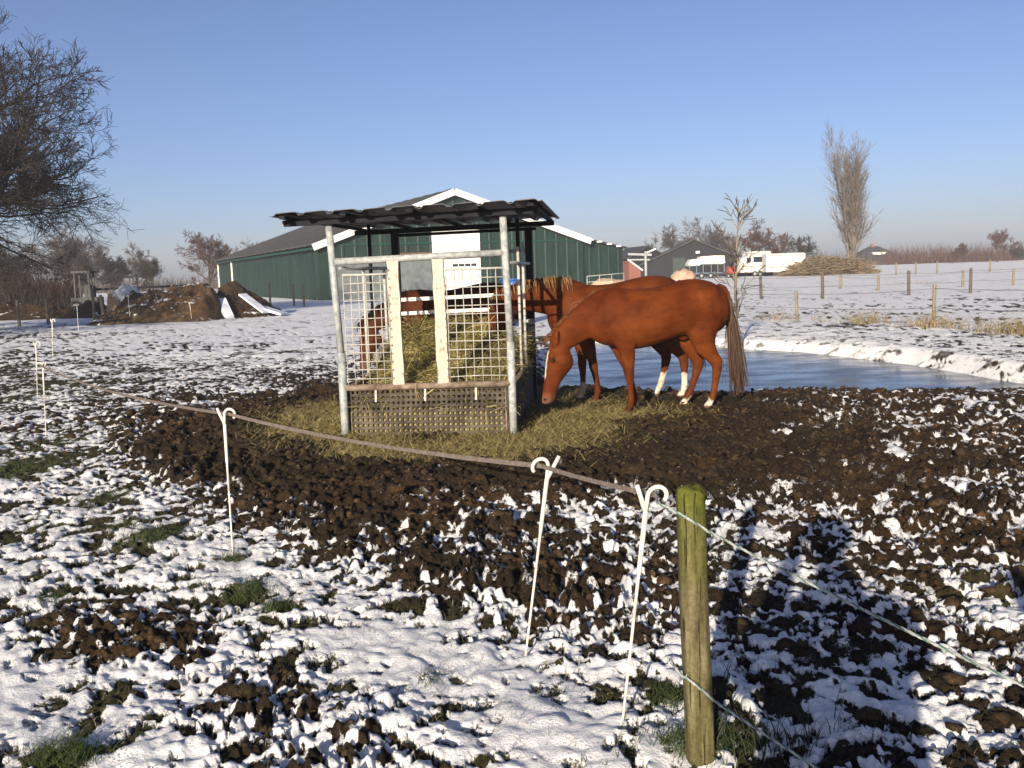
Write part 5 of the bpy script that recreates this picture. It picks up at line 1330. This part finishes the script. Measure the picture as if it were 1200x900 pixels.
# brush pile
def stick_pile(name, label, px0, px1, top_py, y, n, seed, m, depth=3.0, lr=(.8, 3.2), r=.035):
    rng = np.random.default_rng(seed); a = aty(px0, 322, y); b = aty(px1, 322, y); wd = (b - a)[0]; top = aty((px0+px1)/2, top_py, y)[2] - .1
    u = rng.beta(1.6, 1.6, n); v = rng.normal(0, .28, n); env = np.sin(np.pi * np.clip(u, .03, .97)) ** .7 * (1 + .2*perlin(u*6, u*0, seed))
    z = rng.uniform(0, 1, n) ** .7 * env * top * np.exp(-v*v*2); S = np.stack([a[0] + u * wd, y + v * depth, z], 1)
    d = np.stack([rng.normal(0, 1, n), rng.normal(0, .6, n), rng.normal(0, .22, n)], 1); d /= np.linalg.norm(d, axis=1, keepdims=True)
    L = rng.uniform(*lr, n); P, Rr = grow(S - d * (L/2)[:, None], d, L, rng.uniform(.4, 1.4, n) * r, rng, 4, .1, 0, .5)
    P[..., 2] = np.maximum(P[..., 2], .02)
    root = thing(name, label, 'brush pile', ((a[0]+b[0])/2, y, 0), 0); V, q = batch_tubes(P, Rr, 4); V = V - np.array([(a[0]+b[0])/2, y, 0])
    o = link('branches', mesh_np('branches', V, q), m, root); o['kind'] = 'stuff'
    h = MB(); V2, T2 = ico(3); V2 = V2 * np.array([wd*.44, depth*.4, top*.72]) * (1 + .2*perlin(V2[:,0]*3, V2[:,1]*3+V2[:,2]*2, seed))[:, None]; V2[:, 2] = np.maximum(V2[:, 2], -.1)
    link('core', mesh_np('core', V2, None, T2, smooth=True), MAT['twig'], root)
stick_pile('brush_pile', 'wide pile of cut branches at the foot of the poplar', 920, 1022, 301, 104, 1500, 5, MAT['sticks'])
# house
ph = aty(1005, 310, 230); hw_ = (aty(1063, 310, 230) - ph)[0]; hz_ = aty(1033, 288, 230)[2]
ho = thing('house', 'dark hip roofed house with a pale dormer on the right horizon', 'house', (ph[0], 230, 0), .1)
MB().add([(0,0,-.3),(hw_,0,-.3),(hw_,8,-.3),(0,8,-.3),(0,0,1.2),(hw_,0,1.2),(hw_,8,1.2),(0,8,1.2)], [(0,1,5,4),(1,2,6,5),(2,3,7,6),(3,0,4,7)]).build('wall', MAT['brick'], ho, rel=False)
rf_ = MB().add([(-.6,-.6,1.1),(hw_+.6,-.6,1.1),(hw_+.6,8.6,1.1),(-.6,8.6,1.1),(hw_*.40,4,hz_),(hw_*.60,4,hz_)], [(0,1,5,4),(1,2,5),(2,3,4,5),(3,0,4)]).build('roof', MAT['slate'], ho, rel=False)
zz = aty(1033, 297, 230)[2]
MB().add([(hw_*.38,.8,zz-.25),(hw_*.60,.8,zz-.25),(hw_*.65,.8,zz+.35),(hw_*.33,.8,zz+.35),(hw_*.38,2.6,zz-.25),(hw_*.60,2.6,zz-.25),(hw_*.65,2.6,zz+.35),(hw_*.33,2.6,zz+.35)], [(0,1,2,3),(7,6,5,4),(3,2,6,7),(0,3,7,4),(1,5,6,2),(0,4,5,1)]).build('dormer', MAT['cream'], rf_, rel=False)
MB().box((hw_*.47, 4, hz_ + .2), (.7, .7, .9)).build('chimney', MAT['brick'], rf_, rel=False)

# ------------------------------------------------------------------ fences in the fields
def field_fence(name, label, posts, wires, m, r, wire_r):
    pts = []
    for px, pb_, pt_ in posts:
        b = at(px, pb_, .12); b[2] = ground_z(b[0], b[1]); t = aty(px + .6, pt_, b[1]); pts.append((b, max(t[2], b[2] + .6)))
    root = thing(name, label, 'fence', pts[0][0])
    rg = random.Random(len(posts) * 7)
    for b, zt in pts:
        lx = rg.uniform(-.03, .03); mb = MB()
        mb.tube([b - np.array([0, 0, .3]), np.array([b[0] + lx*.5, b[1], (b[2]+zt)/2]), np.array([b[0] + lx, b[1], zt - .015]), np.array([b[0] + lx, b[1], zt])], [r*1.05, r, r*.97, r*.8], 10)
        mb.build('fence_post', m, root)
    for f in wires:
        for (a, za), (b, zb) in zip(pts, pts[1:]):
            A_ = np.array([a[0], a[1] - r, a[2] + (za - a[2]) * f]); B_ = np.array([b[0], b[1] - r, b[2] + (zb - b[2]) * f])
            mb = MB(); mb.tube(span(A_, B_, .05, 6), wire_r, 4); mb.build('wire', MAT['wire'], root)
field_fence('wire_fence', 'nearer wire fence along the pond bank with mossy posts', [(800, 366, 338), (934, 375, 341), (1094, 382, 333), (1330, 392, 330)], (.9, .45), MAT['postwood'], .042, .006)
field_fence('wire_fence', 'middle wire fence of dark posts across the snowy field', [(862, 352, 322), (892, 350, 323), (964, 350, 320), (1065, 346, 317), (1137, 343, 314), (1290, 338, 305)], (.9, .5), MAT['postdark'], .062, .008)
field_fence('wire_fence', 'farthest thin wire fence near the brush pile', [(985, 338, 322), (1029, 340, 323), (1128, 336, 316), (1187, 334, 315), (1260, 331, 309)], (.85,), MAT['postwood'], .06, .008)
for i, (px, pb_, pt_, lab) in enumerate([(1050, 322, 311, 'small far post right of the house'), (1073, 322, 310, 'small far post second right of the house'), (1098, 322, 309, 'small far post below the low tree on the horizon'), (1160, 321, 306, 'pale far post below the round crowned tree')]):
    b = aty(px, pb_, 88); b[2] = ground_z(b[0], b[1]) - .1; mb = MB(); mb.tube([b, b + np.array([0, 0, .9]), b + np.array([.01, 0, 1.25])], [.09, .085, .07], 8)
    mb.build('fence_post', MAT['postwood'], label=lab, cat='fence post', group='small posts on the far field edge')
for i, (px, pb_, pt_, lab) in enumerate([(22, 374, 351, 'greyish post leftmost before the junk heap'), (56, 372, 349, 'yellowish post between leftmost post and the cab frame'), (110, 364, 338, 'mossy yellowish post just right of the black cab frame'),
                                         (316, 345, 330, 'pale post left of two against the barn side'), (344, 347, 333, 'thin post right of the pale one against the barn side'), (356, 350, 334, 'thin grey post nearest the feeder against the barn side')]):
    yv = {0: 42, 1: 43, 2: 46, 3: 62, 4: 60, 5: 57}[i]
    b = aty(px, pb_, yv); b[2] = ground_z(b[0], b[1]) - .1; tz = aty(px, pt_, yv)[2]; mb = MB(); mb.tube([b, (b + np.array([0, 0, tz])) - np.array([0, 0, b[2] + .03]), np.array([b[0] + .015, b[1], tz])], [.075, .07, .055], 8)
    mb.build('fence_post', MAT['postwood'], label=lab, cat='fence post', group='old posts along the yard edge')

# ------------------------------------------------------------------ left yard
def heap(name, label, px0, px1, top, y, depth, m, seed, peaks):
    a = aty(px0, 370, y)[0]; b = aty(px1, 370, y)[0]; nx_, ny_ = 130, 60
    U, V_ = np.meshgrid(np.linspace(0, 1, nx_), np.linspace(-1, 1, ny_)); env = np.interp(U, [p[0] for p in peaks], [p[1] for p in peaks])
    X = a + (b - a) * U; Y = y + V_ * depth
    pr_f = np.clip(1 - np.abs(V_) ** 1.5, 0, 1) * np.clip(np.minimum(U, 1 - U) * 9, 0, 1) ** .7
    Z = top * env * pr_f * (1 + .25 * fbm(X, Y, 1.5, 3, seed)) + pr_f * (.16 * fbm(X, Y, .7, 4, seed + 5) + .10 * np.abs(perlin(X / .25, Y / .25, seed + 9))) - .06
    c = np.array([(a + b) / 2, y, 0]); P = np.stack([X, Y, Z], -1).reshape(-1, 3) - c; idx = np.arange(nx_ * ny_).reshape(ny_, nx_)
    q = np.stack([idx[:-1, :-1], idx[:-1, 1:], idx[1:, 1:], idx[1:, :-1]], -1).reshape(-1, 4)
    o = link(name, mesh_np(name, P, q, smooth=True), m, label=label, cat='earth heap'); o.location = tuple(c); return o
heap('earth_mound', 'broad brown earth mound flecked with snow left of the barn', 116, 272, 1.55, 43.5, 2.9, MAT['mound'], 4, [(0, .05), (.2, .6), (.45, .9), (.7, .95), (.88, .9), (1, .45)])
heap('peat_heap', 'dark steep peat heap with snow covered planks leaning on it', 252, 332, 1.6, 45.5, 2.3, MAT['peat'], 14, [(0, .6), (.15, .95), (.35, 1.0), (.6, .55), (1, .05)])
def plank(name, label, p, q, wd, th, m, cat='plank', group=None):
    p = np.array(p); q = np.array(q); mb = MB(); mb.bar(p, q, wd, th)
    return mb.build(name, m, label=label, cat=cat, group=group)
MAT['snowboard'] = pmat('snow_dusted_board', (.45, .50, .58), (.80, .82, .85), 3, .7, .3, .02)
plank('plank', 'snowy plank leaning on the left face of the peat heap', aty(268, 372, 42.6), aty(258, 350, 43.6), .5, .08, MAT['snowboard'], group='planks on the peat heap')
plank('plank', 'longest snowy plank sloping down right of the peat heap', aty(312, 366, 43.0), aty(284, 345, 43.8), .45, .08, MAT['snowboard'], group='planks on the peat heap')
plank('plank', 'snow dusted board lying at the right foot of the peat heap', aty(333, 368, 43.4), aty(306, 360, 43.6), .8, .10, MAT['snowboard'], group='planks on the peat heap')
heap('rubble_heap', 'dark rubble heap with bluish snow under the big oak', -60, 92, 1.1, 53, 3, MAT['peat'], 24, [(0, .8), (.2, .6), (.4, 1), (.6, .7), (.8, .6), (1, .3)])
heap('rubble_heap', 'low dark rubble heap between cab frame and white bag', 80, 150, .95, 52, 2.2, MAT['peat'], 28, [(0, .6), (.3, .9), (.6, .7), (1, .5)])
pc_ = aty(97, 345, 56); cb = thing('cab_frame', 'black open machine cab on a flat frame among the junk', 'cab', (pc_[0], 56, 0), .1)
for x, y in ((-.42, 0), (.42, 0), (-.42, .9), (.42, .9)): MB().bar((x, y, .9), (x * .95, y, 2.45), .09, .09).build('cab_post', MAT['black'], cb, rel=False)
MB().box((0, .45, 2.5), (1.05, 1.15, .12)).build('cab_roof', MAT['black'], cb, rel=False)
MB().box((.18, .5, 1.35), (.32, .4, .75)).build('seat_back', MAT['black'], cb, rel=False)
MB().box((.1, .45, .78), (1.5, 1.2, .45)).build('chassis', MAT['black'], cb, rel=False)
for x in (-.4, .6): wheel(cb, x, -.2, .42)
prl = aty(103, 337, 57); prr = aty(244, 331, 60); rl = thing('black_rail', 'long black rail running behind the earth mound', 'rail', (prl[0], 57, 0), 0)
dl = prr[0] - prl[0]
MB().bar((0, 0, 1.45), (dl, 3, 1.5), .08, .14).build('rail', MAT['black'], rl, rel=False)
for k in range(6): MB().bar((dl * k / 5, 3 * k / 5 + .1, -.1), (dl * k / 5, 3 * k / 5 + .1, 1.45), .1, .1).build('post', MAT['black'], rl, rel=False)
pw = aty(150, 352, 49); lump('white_bag', 'crumpled greyish white bulk bag behind the left end of the mound', 'bag', (pw[0], 49, .55), .72, .6, .72, MAT['bagwhite'], 5, 4, .3)
pbd = aty(133, 362, 48.5); plank('board', 'pale wooden board standing left of the white bag', (pbd[0] - .1, 48.5, .1), (pbd[0] + .05, 48.6, 1.25), .62, .06, MAT['pale_timber'], 'board')
plank('post_stub', 'pale slanting stake left of the standing board', (pbd[0] - .5, 48.4, .1), (pbd[0] - .62, 48.5, 1.2), .12, .12, MAT['pale_timber'], 'stake')

# ------------------------------------------------------------------ the photographer, whose shadow lies on the snow
def photographer():
    bx, by = -.02, -.42
    root = thing('person', 'person in a dark padded winter coat and cap holding up a phone to photograph', 'person', (bx, by, 0), 0)
    sh = []
    def V3(x, y, z): return (x, y, z)
    # torso with coat
    S = []
    for z, hw, hd, y in ((.66,.30,.21,0),(.80,.315,.22,0),(.95,.305,.21,0),(1.08,.30,.20,0),(1.22,.31,.20,0),(1.36,.315,.19,.0),(1.45,.27,.16,0),(1.51,.15,.11,.0),(1.56,.085,.085,.01)):
        S.append(((0, y, z), (hw, 0, 0), (0, hd, 0)))
    sh.append(loft(S, 20))
    sh.append(limb([(0, .01, 1.50), (0, .025, 1.62)], [.075, .07]))
    H = []
    for z, hw, hd, y in ((1.585,.05,.06,.05),(1.62,.068,.085,.035),(1.68,.078,.10,.025),(1.74,.083,.105,.02),(1.80,.078,.098,.015),(1.845,.055,.07,.01),(1.86,.02,.03,.01)):
        H.append(((0, y, z), (hw, 0, 0), (0, hd, 0)))
    sh.append(loft(H, 18))
    sh.append(limb([(0, .12, 1.74), (0, .145, 1.70), (0, .13, 1.675)], [.012, .02, .018]))
    for s in (-1, 1):
        sh.append(limb([(s*.085, .02, 1.73), (s*.092, .01, 1.70), (s*.085, .015, 1.67)], [(.012,.012), (.022,.012), (.012,.01)]))
        sh.append(limb([(s*.11, 0, .95), (s*.125, .0, .75), (s*.13, .01, .52), (s*.135, -.01, .3), (s*.14, -.01, .09)], [.12, .105, .082, .075, .07]))
        sh.append(limb([(s*.14, -.06, .05), (s*.145, .05, .05), (s*.15, .15, .04)], [.055, .052, .04]))
        # sleeves: shoulder, elbow out to the side, forearm up to the phone
        sh.append(limb([(s*.22, 0, 1.42), (s*.32, .02, 1.36), (s*.37, .08, 1.24), (s*.35, .13, 1.18), (s*.25, .22, 1.32), (s*.15, .31, 1.50), (s*.085, .345, 1.60)], [.095, .09, .08, .078, .068, .058, .042]))
        # palm and fingers round the phone
        palm = Vector((s*.075, .35, 1.655)); sh.append(limb([(s*.085, .345, 1.60), (s*.08, .352, 1.64), (s*.072, .358, 1.69)], [(.035,.03), (.04,.024), (.036,.018)]))
    me = remesh_union(sh, .014, 5, .5)
    n = len(me.vertices); co = np.empty(n*3, np.float32); me.vertices.foreach_get('co', co); co = co.reshape(-1, 3)
    c = np.tile(np.array([.02, .024, .035]), (n, 1)); pants = co[:, 2] < .68; c[pants] = (.03, .035, .05); c[co[:, 2] < .11] = (.015, .013, .012)
    head = (co[:, 2] > 1.565) & (np.abs(co[:, 0]) < .12) & (co[:, 1] < .2); c[head] = (.45, .27, .20)
    hand = (co[:, 1] > .335) & (co[:, 2] > 1.605); c[hand] = (.45, .27, .20)
    ee = (np.abs(np.abs(co[:, 0]) - .032) < .012) & (np.abs(co[:, 2] - 1.735) < .008) & (co[:, 1] > .08); c[ee] = (.04, .03, .03)
    mo = (np.abs(co[:, 0]) < .025) & (np.abs(co[:, 2] - 1.64) < .005) & (co[:, 1] > .08); c[mo] = (.3, .12, .1)
    col = np.ones((n, 4), np.float32); col[:, :3] = c; color_attr(me, col)
    link('body', me, MAT['coat'], root)
    # fingers, one skinned chain each, curled round the sides of the phone
    fm = pmat('skin', (.42, .25, .18), (.50, .31, .23), 20, .5, .1)
    for s in (-1, 1):
        for i, (z, L) in enumerate(((1.70, .9), (1.685, 1.0), (1.668, .95), (1.652, .75))):
            mb = MB(); mb.tube([(s*.075, .362, z), (s*(.075 - .012*L), .374, z + .004), (s*(.075 - .034*L), .378, z + .004), (s*(.075 - .050*L), .377, z + .002)], [.0095, .009, .008, .006], 8); mb.build('finger', fm, root, rel=False)
        mb = MB(); mb.tube([(s*.07, .345, 1.65), (s*.055, .338, 1.67), (s*.035, .342, 1.675)], [.011, .010, .008], 8); mb.build('thumb', fm, root, rel=False)
    mb = MB(); S = []
    for z, hw, hd, y in ((1.745,.125,.14,.017),(1.79,.15,.16,.014),(1.85,.145,.15,.01),(1.895,.10,.11,.008),(1.91,.03,.04,.008)): S.append(((0, y, z), (hw, 0, 0), (0, hd, 0)))
    V, F = loft(S, 20); mb.smooth = True; mb.add(V, F); mb.box((0, .145, 1.762), (.13, .10, .012)); mb.build('cap', MAT['black'], root, rel=False)
    ph = thing('phone', 'dark mobile phone held up in both hands', 'phone', (bx, by + .358, 1.70), 0)
    MB().box((0, 0, 0), (.10, .012, .055)).build('phone_body', MAT['black'], ph, rel=False)
    MB().box((0, -.0065, 0), (.07, .001, .045)).build('screen', MAT['glass'], ph, rel=False)
photographer()

# ------------------------------------------------------------------ haze
def haze():
    m = bpy.data.materials.new('haze'); m.use_nodes = True; n = m.node_tree.nodes; l = m.node_tree.links
    for x in list(n):
        if x.type == 'BSDF_PRINCIPLED': n.remove(x)
    v = n.new('ShaderNodeVolumePrincipled'); v.inputs['Color'].default_value = (.86, .88, .95, 1); v.inputs['Density'].default_value = HAZE
    l.new(v.outputs[0], n['Material Output'].inputs['Volume'])
    MB().box((0, 0, 12.0), (1480, 1480, 26.7)).build('haze', m, kind='stuff', label='thin winter haze over the fields')
HAZE = .0008
if HAZE: haze()
